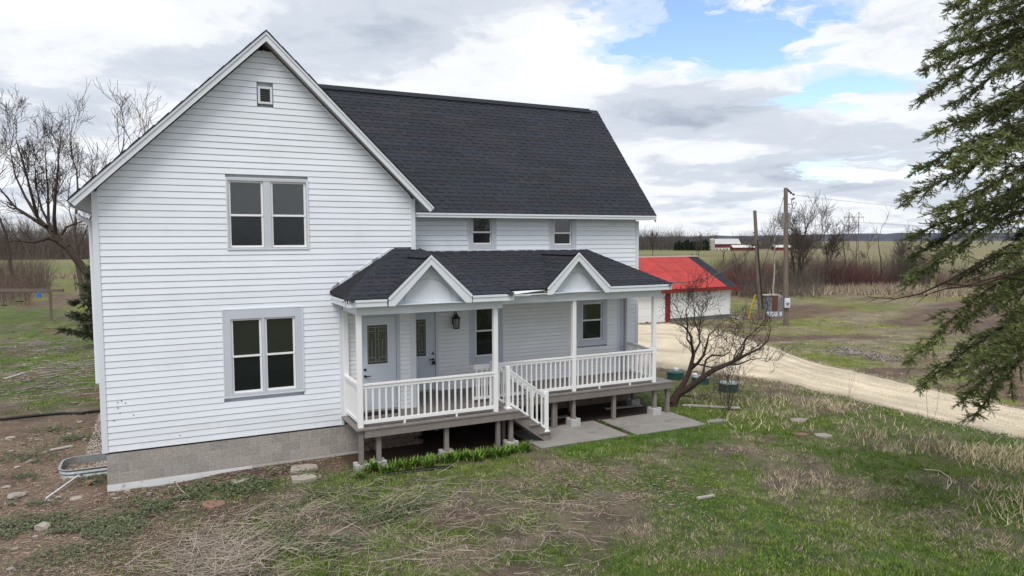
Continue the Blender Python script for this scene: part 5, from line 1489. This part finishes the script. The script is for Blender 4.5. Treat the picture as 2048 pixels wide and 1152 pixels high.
# ---- spruces
class Spruce:
    def __init__(s, seed, sh=.11):
        s.r = random.Random(seed); s.W = []; s.P = []; s.D = []; s.sh = sh
    def shoots(s, a, b, step, prob=1.0):
        d = b - a; L_ = d.length; dn = d.normalized(); n = max(1, int(L_ / step))
        side = dn.cross(Vector((0, 0, 1)))
        side = side.normalized() if side.length > .05 else Vector((1, 0, 0))
        for i in range(n + 1):
            p = a.lerp(b, (i + s.r.random() * .6) / (n + .6))
            for sg in (-1, 1):
                if s.r.random() < prob:
                    s.P.append(tuple(p)); s.D.append(tuple(dn * s.r.uniform(.3, 1.0) + side * (sg * s.r.uniform(.2, .9) + s.r.gauss(0, .2)) + Vector((0, 0, s.r.uniform(-.5, .6)))))
        s.P.append(tuple(b)); s.D.append(tuple(dn + Vector((0, 0, .1))))
    def bough(s, pts, r0, t0=.25, sec=.95, gap=.10, bare=1.0, droop=.22):
        pts = [Vector(p) for p in pts]; m_ = len(pts) - 1
        tot = sum((pts[i + 1] - pts[i]).length for i in range(m_)); run = 0
        for i in range(m_):
            a, b = pts[i], pts[i + 1]; L_ = (b - a).length; dn = (b - a).normalized()
            ra = r0 * (1 - .85 * run / tot); rb = r0 * (1 - .85 * (run + L_) / tot); s.W.append((tuple(a), tuple(b), ra, rb))
            n = max(1, int(L_ / gap))
            for j in range(n):
                t = (run + L_ * j / n) / tot
                if t < t0: continue
                p = a.lerp(b, j / n); side = dn.cross(Vector((0, 0, 1))).normalized()
                for sg in (-1, 1, 0):
                    if s.r.random() > bare: continue
                    ln_ = (sec * (1 - t) ** .7 + .14) * s.r.uniform(.35, 1.1) * (1 if sg else .55)
                    e = (dn * s.r.uniform(.35, 1.0) + side * (sg * s.r.uniform(.35, .95) + s.r.gauss(0, .25)) + Vector((0, 0, s.r.uniform(-.55, .30) if sg else s.r.choice((-.9, .6)) * s.r.uniform(.5, 1)))).normalized()
                    mid_ = p + e * ln_ * .5 + Vector((0, 0, .04 * ln_)); end = p + e * ln_ + Vector((s.r.gauss(0, .06), s.r.gauss(0, .06), -droop * ln_ * s.r.uniform(.2, 1.6)))
                    s.W.append((tuple(p), tuple(mid_), .007, .005)); s.W.append((tuple(mid_), tuple(end), .005, .003))
                    s.shoots(p.lerp(mid_, .2), mid_, s.sh * .75); s.shoots(mid_, end, s.sh * .6)
            if run / tot > .5: s.shoots(a, b, s.sh * .6)
            run += L_
    def build(s, o, nd=15, ln=.02, w=.0045, base=(.125, .160, .058), trunk=None):
        P = np.array(s.P); D = np.array(s.D); n = len(P)
        D /= np.linalg.norm(D, axis=1, keepdims=True)
        L_ = rng.uniform(.6, 1.15, n) * s.sh
        tint = np.array(base)[None] * rng.uniform(.65, 1.45, (n, 1)); yl = rng.random((n, 1)) ** 2
        tint = tint * (1 - .35 * yl) + yl * .35 * np.array([[.20, .16, .05]])
        big = fbm(P[:, 0] * 2.2 + P[:, 2], P[:, 1] * 2.2 + P[:, 2] * 1.3, .9, 3)[:, None]
        tint *= .35 + 1.3 * big
        ref = np.where(np.abs(D[:, 2:3]) > .9, np.array([[1., 0, 0]]), np.array([[0, 0, 1.]]))
        e1 = np.cross(D, ref); e1 /= np.linalg.norm(e1, axis=1, keepdims=True); e2 = np.cross(D, e1)
        f = (np.arange(nd) + .5) / nd; ph = np.arange(nd) * 2.4
        base_ = P[:, None] + D[:, None] * (f[None, :, None] * L_[:, None, None])
        rad = e1[:, None] * np.cos(ph)[None, :, None] + e2[:, None] * np.sin(ph)[None, :, None]
        tang = -e1[:, None] * np.sin(ph)[None, :, None] + e2[:, None] * np.cos(ph)[None, :, None]
        tipv = base_ + (rad * .75 + D[:, None] * .75) * ln * (1.1 - .4 * f)[None, :, None] * 1.25
        V = np.stack([base_ - tang * w, base_ + tang * w, tipv], 2).reshape(-1, 3)
        cols = np.repeat(tint, nd * 3, 0)
        np_mesh('crown', V, np.arange(len(V)).reshape(-1, 3), M['needle'], o, cols)
        A, B, ra, rb = zip(*s.W); tubes('boughs', A, B, ra, rb, M['darkbark'], o, 4)
        if trunk: MB().tube(*trunk).build('trunk', M['bark'], o)
TD = 10.6
def sp(px, py, d=TD): return Vector(at(px, py, d))
tb = sp(2240, 480); tbz = float(ground(tb.x, tb.y))
t_ = tree_at('spruce', 'large spruce with drooping boughs hanging in from the right edge', (tb.x, tb.y, tbz))
S_ = Spruce(3, .105)
def trunk_z(py): return Vector((tb.x, tb.y, at(2240, py, TD)[2]))
TIPS = [(1893, 14, .18, -.3, .9), (1897, 62, .20, .4, .9), (1866, 104, .20, -.5, 1.0), (1846, 142, .25, .2, 1.0), (1831, 195, .30, -.2, 1.0), (1888, 214, .42, .8, .8), (1859, 272, .24, -.6, 1.0), (1830, 340, .26, .3, 1.0), (1795, 404, .30, -.1, 1.1),
        (1815, 480, .30, .6, 1.1), (1800, 566, .40, -.4, 1.1), (1822, 520, .42, .9, .9), (1812, 722, .60, -.3, 1.0), (1842, 776, .55, .3, .9), (1908, 812, .75, -.2, .8), (1938, 838, .85, .1, .8), (1905, 660, .50, .9, .9), (1870, 430, .30, -1.2, .9), (1905, 330, .30, -1.2, .9), (1915, 560, .42, 1.1, .8), (1925, 745, .55, -.9, .9),
        (1935, 110, .25, 1.1, .9), (1925, 250, .3, 1.0, .8), (1930, 30, .2, -1.1, .9)]
for (tx, ty, sl0, dd, sec) in TIPS:
    root = trunk_z(ty - sl0 * (2240 - tx)); tip = sp(tx, ty, TD + dd)
    L_ = (tip - root).length; pts = []
    for i in range(9):
        t = i / 8; p = root.lerp(tip, t); p.z += .10 * L_ * math.sin(math.pi * t) * (1 - .3 * t) + .02 * math.sin(t * 9 + tx)
        p += Vector((math.sin(t * 7 + ty) * .03, math.cos(t * 6 + tx) * .03, 0)); pts.append(p)
    S_.bough(pts, .035, .30, .62 * sec, .125)
for k in range(17):                   # inner boughs nearer the trunk
    ty = -40 + k * 47; tx = 1950 + 60 * ((k * 7) % 5) / 4 + (40 if k % 2 else 0); root = trunk_z(ty - .3 * (2240 - tx)); tip = sp(tx, ty, TD + (-1.3, 1.2, -.5, .6)[k % 4]); L_ = (tip - root).length
    S_.bough([root.lerp(tip, t) + Vector((0, 0, .1 * L_ * math.sin(math.pi * t))) for t in (0, .25, .5, .75, 1)], .03, .25, .60, .16)
for k in range(26):                   # boughs on the other sides of the trunk
    z = tbz + 1.6 + k * .36; a = k * 2.4 + .6; Lb = 2.9 - .06 * k
    d = Vector((math.cos(a), math.sin(a), 0))
    if d.dot(-Vector((_r[0], _r[1], 0))) > .45: continue
    root = Vector((tb.x, tb.y, z + .5)); tip = root + d * Lb + Vector((0, 0, -.85)); pts = []
    for i in range(6):
        t = i / 5; p = root.lerp(tip, t); p.z += .12 * Lb * math.sin(math.pi * t); pts.append(p)
    S_.bough(pts, .035, .3, .6, .15)
for (pl, r_) in (([(2240, 520), (2020, 490), (1900, 560), (1840, 588), (1790, 598), (1736, 594)], .022), ([(2240, 560), (2050, 540), (1960, 570), (1890, 578), (1850, 590)], .018), ([(2240, 590), (2000, 552), (1930, 572), (1880, 566)], .014)):
    pts = [sp(x, y, TD - .3) for x, y in pl]    # dead bare twigs low on the tree
    for i in range(len(pts) - 1):
        S_.W.append((tuple(pts[i]), tuple(pts[i + 1]), r_ * (1 - .17 * i), r_ * (1 - .17 * (i + 1))))
        if i > 0:
            for q in range(4):
                p = pts[i].lerp(pts[i + 1], random.random()); e = (pts[i + 1] - pts[i]).normalized() * .6 + Vector((random.uniform(-.5, .5), random.uniform(-.5, .5), random.uniform(-.8, .3)))
                S_.W.append((tuple(p), tuple(p + e * random.uniform(.08, .28)), .005, .0025))
S_.build(t_, 14, .030, .0062, trunk=([(tb.x, tb.y, tbz - .2), (tb.x, tb.y, tbz + 6), (tb.x, tb.y, tbz + 13)], [.28, .2, .05], 12))
bs = onG(222, 692); t_ = tree_at('spruce', 'young dark spruce half hidden behind the left corner of the house', bs)
S2 = Spruce(8, .2); Hs = 4.6
for k in range(44):
    t = k / 44; a = k * 2.4; Lb = 2.15 * (1 - t) ** .8 + .15; d = Vector((math.cos(a), math.sin(a), 0))
    root = Vector(bs) + Vector((0, 0, .35 + t * Hs)); tip = root + d * Lb + Vector((0, 0, .10 * Lb))
    S2.bough([root, root.lerp(tip, .4) + Vector((0, 0, -.12)), root.lerp(tip, .75) + Vector((0, 0, -.08)), tip], .03, .15, .55, .2, droop=.1)
S2.build(t_, 9, .06, .02, (.030, .046, .026), ([tuple(bs), tuple(Vector(bs) + Vector((0, 0, Hs + .6)))], [.1, .02], 8))

# ------------------------------------------------------------------ grass, straw, weeds, lilies, gravel
def in_drive(x, y):
    a = np.array([d[0] for d in DRIVE]); b = np.array([d[1] for d in DRIVE])
    out = np.zeros(len(x), bool)
    for i in range(len(a) - 1):
        q = [a[i], a[i + 1], b[i + 1], b[i]]; s = None; ok = np.ones(len(x), bool)
        sg = None
        for k in range(4):
            p0, p1 = q[k], q[(k + 1) % 4]
            c = (p1[0] - p0[0]) * (y - p0[1]) - (p1[1] - p0[1]) * (x - p0[0])
            if sg is None:
                m_ = (q[0] + q[1] + q[2] + q[3]) / 4
                sg = np.sign((p1[0] - p0[0]) * (m_[1] - p0[1]) - (p1[1] - p0[1]) * (m_[0] - p0[0]))
            ok &= c * sg >= 0
        out |= ok
    return out
def scatter(n, r0, r1, p=2.0):
    """places on the ground round the camera, thinning out with distance"""
    u = rng.random(n)
    r_ = (r0 ** (1 - p) + u * (r1 ** (1 - p) - r0 ** (1 - p))) ** (1 / (1 - p))
    a = np.radians(rng.uniform(-16, 68, n))
    x = CAM[0] + r_ * np.sin(a); y = CAM[1] + r_ * np.cos(a)
    house_ = ((x > -.05) & (x < XR) & (y > -.03) & (y < 8)) | ((x > 4.6) & (x < 13.7) & (y > -1.3) & (y < 7)) | ((x > 8.75) & (x < 13.62) & (y > -1.72) & (y < 0)) | ((x > -.95) & (x < .05) & (y > 1.2) & (y < 2.3))
    k = ~house_ & ~in_drive(x, y)
    k &= ~((np.hypot(x - 17.1, y - 3.8) < .5) | (np.hypot(x - 17.4, y - 2.8) < .5) | (np.hypot(x - 17.35, y - 1.5) < .5))
    return x[k], y[k], r_[k]
def blades(name, x, y, h, w_, lean, cols, m_, label, cat='grass', z=None, dirn=None):
    n = len(x); z = ground(x, y) if z is None else z
    a = rng.uniform(0, 2 * np.pi, n); b = rng.uniform(0, 2 * np.pi, n) if dirn is None else dirn
    dx, dy = np.cos(a) * w_ / 2, np.sin(a) * w_ / 2
    lx_, ly_ = np.cos(b) * lean * h, np.sin(b) * lean * h
    zz = h * np.sqrt(np.maximum(.05, 1 - np.minimum(lean, .97) ** 2))
    V = np.stack([np.stack([x - dx, y - dy, z - .01], 1), np.stack([x + dx, y + dy, z - .01], 1), np.stack([x + lx_, y + ly_, z + zz], 1)], 1).reshape(-1, 3)
    o = np_mesh(name, V, np.arange(3 * n).reshape(-1, 3), m_, cols=np.repeat(cols, 3, 0))
    return tag(o, label, cat, kind='stuff')
def tufts(n, per, sig, p=1.7, r0=5.5, r1=60):
    """tuft centres thinning out with distance and the blades round them"""
    x, y, r_ = scatter(n, r0, r1, p)
    return x, y, r_
def blow(x, y, r_, per, sig):
    k = np.repeat(np.arange(len(x)), per); sg = sig * (1 + .02 * r_[k])
    ang = rng.uniform(0, 2 * np.pi, len(k)); d = sg * np.sqrt(-2 * np.log(rng.random(len(k)) + 1e-9)) * .7
    return k, x[k] + d * np.cos(ang), y[k] + d * np.sin(ang), ang
x, y, r_ = tufts(62000, 9, .04)
g_, s_ = zones(x, y)
tall = fbm(x + 3, y - 7, .8, 3); patch = fbm(x - 21, y + 4, 2.6, 3)
keep = rng.random(len(x)) < np.clip((g_ * 1.35 - .12) * (.35 + 1.3 * patch), 0.02, 1)
x, y, r_, g_, tall = x[keep], y[keep], r_[keep], g_[keep], tall[keep]
lush = sstep(8.2, 9.5, x) * sstep(-3.8, -2.4, y) * sstep(2, 0, y)
beyond = sstep(19, 22, x + .5 * y)
yl = np.clip(fbm(x, y, .5, 3) * .9 + rng.random(len(x)) * .45 - .22 + .25 * beyond - .1 * lush, 0, 1)[:, None]
ct = np.array([[.075, .165, .018]]) * (1 - yl) + np.array([[.215, .265, .055]]) * yl
ct = ct * rng.uniform(.6, 1.35, (len(x), 1)) * (1 + .15 * beyond[:, None])
ht = rng.uniform(.03, .085, len(x)) * (.55 + .9 * tall) * (1 + .35 * lush)
k, bx, by, ang = blow(x, y, r_, 9, .045)
blades('green_grass', bx, by, ht[k] * rng.uniform(.6, 1.25, len(k)), .007 + .0008 * r_[k], rng.uniform(.15, .85, len(k)), ct[k] * rng.uniform(.8, 1.2, (len(k), 1)), M['leaf'], 'short young green grass growing in patches over the lawn', dirn=ang)
x, y, r_ = tufts(66000, 8, .07)
g_, s_ = zones(x, y)
meadow = sstep(9, 14, x) * sstep(-2, -3.5, y) + .8 * sstep(14.5, 16, x) * sstep(6, 2, y)
patch = fbm(x + 31, y + 12, 1.1, 4)
keep = rng.random(len(x)) < np.clip(((1 - g_) * (1 - s_) * .85 + .06 + .12 * meadow) * sstep(.34, .62, patch) * 1.5, .02, 1) * (1 - .55 * sstep(9, 6.5, x))
x, y, r_, meadow = x[keep], y[keep], r_[keep], meadow[keep]
k, bx, by, ang = blow(x, y, r_, 9, .08)
td = rng.uniform(0, 2 * np.pi, len(x)); tf = sstep(.58, .72, fbm(x + 31, y + 12, .7, 3)) * meadow
h = rng.uniform(.04, .12, len(k)) + tf[k] * rng.uniform(.0, .10, len(k))
cs = np.array([[.47, .395, .285]]) * rng.uniform(.42, 1.25, (len(x), 1))
blades('dry_grass', bx, by, h, .0035 + .0005 * r_[k], np.clip(rng.uniform(.72, .99, len(k)) - .25 * tf[k], .3, .99), np.clip(cs[k] * rng.uniform(.75, 1.25, (len(k), 1)), .03, 1), M['straw'], 'dead tan grass and thatch matted over the lawn', dirn=td[k] + rng.normal(0, .5, len(k)))

def sticks(name, label, px, py_, n, sx, sy, l0, l1, r_, col, lift=.05, tilt=.12, cat='straw', az=None):
    c = np.array([onG(a, b)[:2] for a, b in zip(px, py_)]); k = rng.integers(0, len(c), n)
    x = c[k, 0] + rng.normal(0, sx, n); y = c[k, 1] + rng.normal(0, sy, n)
    ok = ~((x > -.05) & (x < 4.7) & (y > -.1)) & ~((x > 4.5) & (y > -1.5)); x, y = x[ok], y[ok]; n = len(x)
    L_ = rng.uniform(l0, l1, n) * rng.uniform(.4, 1, n); a = rng.uniform(0, 2 * np.pi, n) if az is None else rng.normal(az, .7, n)
    z = ground(x, y) + .01 + rng.random(n) ** 2 * lift
    D = np.stack([np.cos(a), np.sin(a), np.abs(rng.normal(0, tilt, n))], 1)
    A = np.stack([x, y, z], 1); Mi = A + D * (L_ / 2)[:, None]; D2 = D + rng.normal(0, .22, (n, 3)) * np.array([1, 1, .4]); B = Mi + D2 * (L_ / 2)[:, None]
    B[:, 2] = np.maximum(B[:, 2], ground(B[:, 0], B[:, 1]) + .008)
    rr_ = r_ * rng.uniform(.6, 1.4, n); cc = np.array(col)[None] * rng.uniform(.55, 1.25, (n, 1))
    return tag(tubes(name, np.concatenate([A, Mi]), np.concatenate([Mi, B]), np.concatenate([rr_, rr_]), np.concatenate([rr_, rr_ * .6]), M['straw'], None, 3, np.concatenate([cc, cc])), label, cat, kind='stuff')
sticks('dead_stalks', 'pale dead weed stalks strewn over the front lawn', [420, 450, 500, 560, 620, 700, 780, 860, 950, 640, 520, 700, 900, 1050, 1150, 430, 780, 1000], [1110, 1080, 1050, 1030, 1010, 1000, 985, 1000, 1010, 1075, 1110, 1110, 1080, 1060, 1020, 1150, 1150, 1130], 1800, .75, .55, .10, .75, .0036, (.45, .385, .32), .07, .10)
sticks('dead_stalks', 'thick tangle of dead stalks at the bottom left of the lawn', [400, 430, 470, 380, 450], [1120, 1090, 1130, 1150, 1150], 700, .32, .25, .25, .9, .0042, (.43, .37, .31), .18, .16)
sticks('leaf_litter', 'small twigs and bark chips littering the bare soil', [60, 120, 200, 300, 350, 80, 30, 150, 420, 600, 250, 100, 1150, 1300], [900, 950, 1000, 1000, 1060, 1050, 1000, 860, 960, 930, 1120, 1120, 960, 980], 7500, .7, .6, .03, .16, .005, (.42, .335, .265), .02, .08)
sticks('dead_stalks', 'grey twigs lying about the far yard left of the house', [60, 110, 140, 40, 90, 170], [690, 700, 730, 750, 780, 740], 900, 1.2, 1.2, .2, .8, .012, (.33, .29, .26), .05, .05)

def weeds(name, label, pts, n, sx, sy, size, col, hmax=.07):
    c = np.array([onG(a, b)[:2] for a, b in pts]); k = rng.integers(0, len(c), n)
    x = c[k, 0] + rng.normal(0, sx, n); y = c[k, 1] + rng.normal(0, sy, n)
    ok = ~((x > -.05) & (x < 4.7) & (y > -.10)) & ~((x > 4.5) & (y > -1.5)) & (fbm(x, y, 2.2, 3) > .46); x, y = x[ok], y[ok]; n = len(x)
    z = ground(x, y) + .008 + rng.random(n) * hmax
    a = rng.uniform(0, 2 * np.pi, n); s = size * rng.uniform(.5, 1.3, n); t = rng.uniform(-.1, .55, n)
    d = np.stack([np.cos(a), np.sin(a), t], 1); e = np.stack([-np.sin(a), np.cos(a), rng.normal(0, .25, n)], 1)
    P = np.stack([x, y, z], 1)
    V = np.stack([P, P + d * (s * .5)[:, None] + e * (s * .38)[:, None], P + d * s[:, None], P + d * (s * .5)[:, None] - e * (s * .38)[:, None]], 1).reshape(-1, 3)
    cc = np.array(col)[None] * rng.uniform(.6, 1.4, (n, 1)) + rng.normal(0, .006, (n, 3))
    return tag(np_mesh(name, V, np.arange(4 * n).reshape(-1, 4), M['leaf'], cols=np.repeat(np.clip(cc, .01, 1), 4, 0)), label, 'weeds', kind='stuff')
weeds('low_weeds', 'low grey green leafy weeds along the foundation and front lawn', [(330, 1000), (370, 1000), (300, 1020), (420, 985), (470, 975), (520, 965), (560, 960), (250, 1060), (180, 1060), (60, 1070), (20, 1060), (130, 1110), (620, 1000), (680, 1090), (600, 1080), (760, 1040), (700, 1000), (820, 1020)], 19000, .50, .34, .045, (.098, .122, .058))
weeds('low_weeds', 'scattered dark green weeds on the soil left of the house corner', [(110, 860), (150, 880), (40, 910), (70, 920), (200, 965), (60, 1010), (30, 960), (90, 1040)], 3000, .28, .22, .05, (.055, .085, .028))

# daylilies: one clump built, the rest copied with their own turn and size
def lily_mesh(seed):
    r2 = np.random.default_rng(seed); V, F, CL = [], [], []
    for i in range(46):
        a = r2.uniform(0, 6.283); L_ = r2.uniform(.16, .32); ln = r2.uniform(.25, .95); w_ = r2.uniform(.010, .017)
        bx_, by_ = r2.normal(0, .05, 2); c = np.array([.105, .185, .026]) * r2.uniform(.65, 1.35)
        pr_ = np.array([np.cos(a), np.sin(a)]); sd_ = np.array([-np.sin(a), np.cos(a)])
        n0 = len(V)
        for t, wf in ((0, .8), (.35, 1), (.7, .75), (1, .05)):
            o_ = L_ * ln * t ** 1.6; zz = L_ * (t - .45 * ln * t * t)
            for s in (-1, 1):
                V.append((bx_ + pr_[0] * o_ + s * sd_[0] * w_ * wf, by_ + pr_[1] * o_ + s * sd_[1] * w_ * wf, zz)); CL.append(c * (.75 + .4 * t))
        for k in range(3):
            F.append((n0 + 2 * k, n0 + 2 * k + 1, n0 + 2 * k + 3, n0 + 2 * k + 2))
    return V, F, np.array(CL)
LM = []
for s in range(4):
    V, F, CL = lily_mesh(50 + s); o = np_mesh('daylily', V, F, M['leaf'], cols=CL); LM.append(o.data); bpy.data.objects.remove(o)
a0, a1 = onG(712, 952), onG(1058, 905)
for i in range(34):
    t = (i + random.uniform(-.3, .3)) / 33; p = a0 * (1 - t) + a1 * t + np.array([0, (random.random() - .35) * .34, 0]); p[2] = float(ground(p[0], p[1])) - .01
    if i in (0,): p[1] -= .08
    o = bpy.data.objects.new('daylily', LM[i % 4]); link(o); o.location = p; o.rotation_euler = (0, 0, random.uniform(0, 6.28)); s = random.uniform(.75, 1.15); o.scale = (s, s, s)
    tag(o, 'bright green daylily clump in the row along the front of the porch', 'plant', 'daylily clumps along the porch')
for i in range(9):                    # weeds growing in the joint between the slabs
    p = (11.30 + random.uniform(-.05, .05), -1.62 + i * .18, -.69)
    o = bpy.data.objects.new('joint_weed', LM[i % 4]); link(o); o.location = p; s = random.uniform(.18, .34); o.scale = (s * 1.3, s, s); o.rotation_euler = (0, 0, i)
    tag(o, 'small weed growing in the joint between the two concrete slabs', 'plant', 'weeds in the slab joint')
edge = onG(905, 935); edge2 = onG(770, 948)
tag(MB().bar(edge + np.array([0, 0, .02]), edge2 + np.array([0, 0, .0]), .12, .05).build('edging_strip', M['black'], bevel=.01), 'strip of black landscape edging in front of the daylilies', 'edging')
# crushed stone beside the left wall and inside the window well
def pebbles(name, label, x, y, z, s, col):
    n = len(x); oc = np.array([(1, 0, 0), (-1, 0, 0), (0, 1, 0), (0, -1, 0), (0, 0, 1), (0, 0, -1)], float)
    V = oc[None] * s[:, None, None] * rng.uniform(.5, 1.2, (n, 6, 1)); V = V + np.stack([x, y, z], 1)[:, None]
    f = np.array([(0, 2, 4), (2, 1, 4), (1, 3, 4), (3, 0, 4), (2, 0, 5), (1, 2, 5), (3, 1, 5), (0, 3, 5)])
    F = (np.arange(n)[:, None, None] * 6 + f[None]).reshape(-1, 3)
    return tag(np_mesh(name, V.reshape(-1, 3), F, M['straw'], cols=np.repeat(np.array(col)[None] * rng.uniform(.6, 1.3, (n, 1)), 6, 0)), label, 'gravel', kind='stuff')
x = rng.uniform(-.55, -.02, 2600); y = rng.uniform(2.3, 9, 2600); k = rng.random(2600) < .9; x, y = x[k], y[k]
x2 = rng.uniform(-.85, .0, 1500); y2 = rng.uniform(1.26, 2.2, 1500)
x = np.concatenate([x, x2]); y = np.concatenate([y, y2]); z = ground(x, y) + .01; z[-1500:] = -.78 + .02 * rng.random(1500)
pebbles('crushed_stone', 'grey crushed stone along the left wall and inside the window well', x, y, z, rng.uniform(.012, .03, len(x)), (.40, .365, .33))
x, y, r_ = scatter(26000, 8, 45, 1.8); s_ = zones(x, y)[1]; k = rng.random(len(x)) < .03 + .55 * s_; x, y = x[k], y[k]
pebbles('soil_crumbs', 'small pebbles and crumbs of soil on the bare ground', x, y, ground(x, y) + .003, rng.uniform(.006, .022, len(x)), (.27, .215, .175))
# gravel thrown off the driveway along its edges
e_ = np.array([d[k] for d in DRIVE for k in (0, 1)]); k = rng.integers(0, len(e_), 6000)
x = e_[k, 0] + rng.normal(0, .22, 6000); y = e_[k, 1] + rng.normal(0, .22, 6000)
pebbles('drive_gravel', 'loose cream gravel along the edges of the driveway', x, y, ground(x, y) + .012, rng.uniform(.012, .03, 6000), (.42, .37, .29))
# tan grass tussocks under the brush and beside the driveway
def tussock(name, label, spots, per, h0, h1, sp_, col):
    X, Y, H, W_ = [], [], [], []
    for (px, py, ww_, n) in spots:
        b = onG(px, py)
        X.append(b[0] + rng.normal(0, ww_, n)); Y.append(b[1] + rng.normal(0, ww_ * .6, n)); H.append(rng.uniform(h0, h1, n)); W_.append(np.full(n, .008 + .0008 * np.linalg.norm(b - CAM)))
    x, y, h, w_ = map(np.concatenate, (X, Y, H, W_)); n = len(x)
    return blades(name, x, y, h, w_, rng.uniform(.35, .92, n), np.array(col)[None] * rng.uniform(.6, 1.25, (n, 1)), M['straw'], label)
tussock('tall_dry_grass', 'pale dry grass standing along the foot of the brush', [(px, 584 + 4 * math.sin(px), 1.6, 260) for px in range(1455, 1800, 17)] + [(px, 590, 2.2, 200) for px in range(1830, 2060, 25)] + [(px, 555, 2.5, 160) for px in range(0, 190, 22)], 1, .5, 1.3, 0, (.35, .29, .215))
tussock('tall_dry_grass', 'clumps of tall dead grass in the lawn near the driveway', [(1630, 806, .30, 110), (1668, 815, .35, 130), (1560, 800, .6, 120), (1500, 812, .7, 140), (1480, 835, .4, 90), (1960, 912, .45, 260), (2010, 905, .5, 320), (2040, 930, .5, 300), (1890, 900, .5, 90), (1800, 872, .8, 120), (2020, 985, .6, 260), (2040, 1030, .6, 240), (1420, 805, .5, 120), (1530, 850, .8, 90), (1740, 850, .9, 90)], 1, .10, .27, 0, (.52, .45, .30))
sticks('tall_stalks', 'thin upright dead weeds beside the driveway edge', [1640, 1648, 1655, 1695, 1330, 1338, 1860], [800, 800, 802, 803, 748, 750, 900], 60, .12, .1, .4, .95, .004, (.36, .31, .27), .0, 3.0)
for (pts, lb, r_) in (([(1848, 942), (1878, 946), (1900, 958), (1903, 970), (1893, 982)], 'pale crooked fallen branch lying in the grass at the right', .016), ([(655, 1078), (720, 1045), (790, 1020), (850, 1000)], 'long straight dead stalk lying across the front lawn', .008), ([(250, 1135), (290, 1110), (340, 1085)], 'long dead stalk lying at the lower left of the lawn', .009), ([(350, 965), (362, 985), (380, 998)], 'small branched twig sticking out of the soil by the foundation', .010)):
    pp = [onG(*p) + np.array([0, 0, .03 + .02 * (i % 2)]) for i, p in enumerate(pts)]
    tag(MB().tube(pp, [r_ * (1 - .12 * i) for i in range(len(pp))], 5).build('fallen_branch', mat('pale_stick', (.42, .37, .31), .9, .2, 8)), lb, 'branch')

sticks('yard_debris', 'dead stalks and wood chips strewn over the far yard beyond the driveway', [1600, 1650, 1700, 1750, 1560, 1620, 1720, 1780, 1500, 1490, 1680], [660, 672, 690, 700, 650, 690, 712, 690, 640, 652, 655], 2600, 1.6, 1.4, .15, .8, .012, (.33, .28, .24), .05, .05)

c_ = [onG(a, b) for a, b in ((1700, 705), (1720, 710), (1745, 712), (1765, 718), (1690, 700))]; k = rng.integers(0, 5, 900); cc_ = np.array(c_)
x = cc_[k, 0] + rng.normal(0, .45, 900); y = cc_[k, 1] + rng.normal(0, .30, 900)
pebbles('rubble_pile', 'low pile of pale rubble and broken concrete beyond the driveway', x, y, ground(x, y) + .01 + .09 * rng.random(900) ** 2, rng.uniform(.02, .08, 900), (.24, .215, .195))

k = rng.integers(0, len(DRIVE), 9000); t = rng.random(9000); da = np.array([d[0] for d in DRIVE])[k]; db_ = np.array([d[1] for d in DRIVE])[k]
q = da * (1 - t)[:, None] + db_ * t[:, None] + rng.normal(0, .15, (9000, 2))
ed = np.minimum(t, 1 - t) * 2
pebbles('drive_gravel', 'loose stones lying on the surface of the gravel driveway', q[:, 0], q[:, 1], ground(q[:, 0], q[:, 1]) + .008 + .042 * sstep(0, .22, ed), rng.uniform(.006, .018, 9000), (.52, .455, .35))
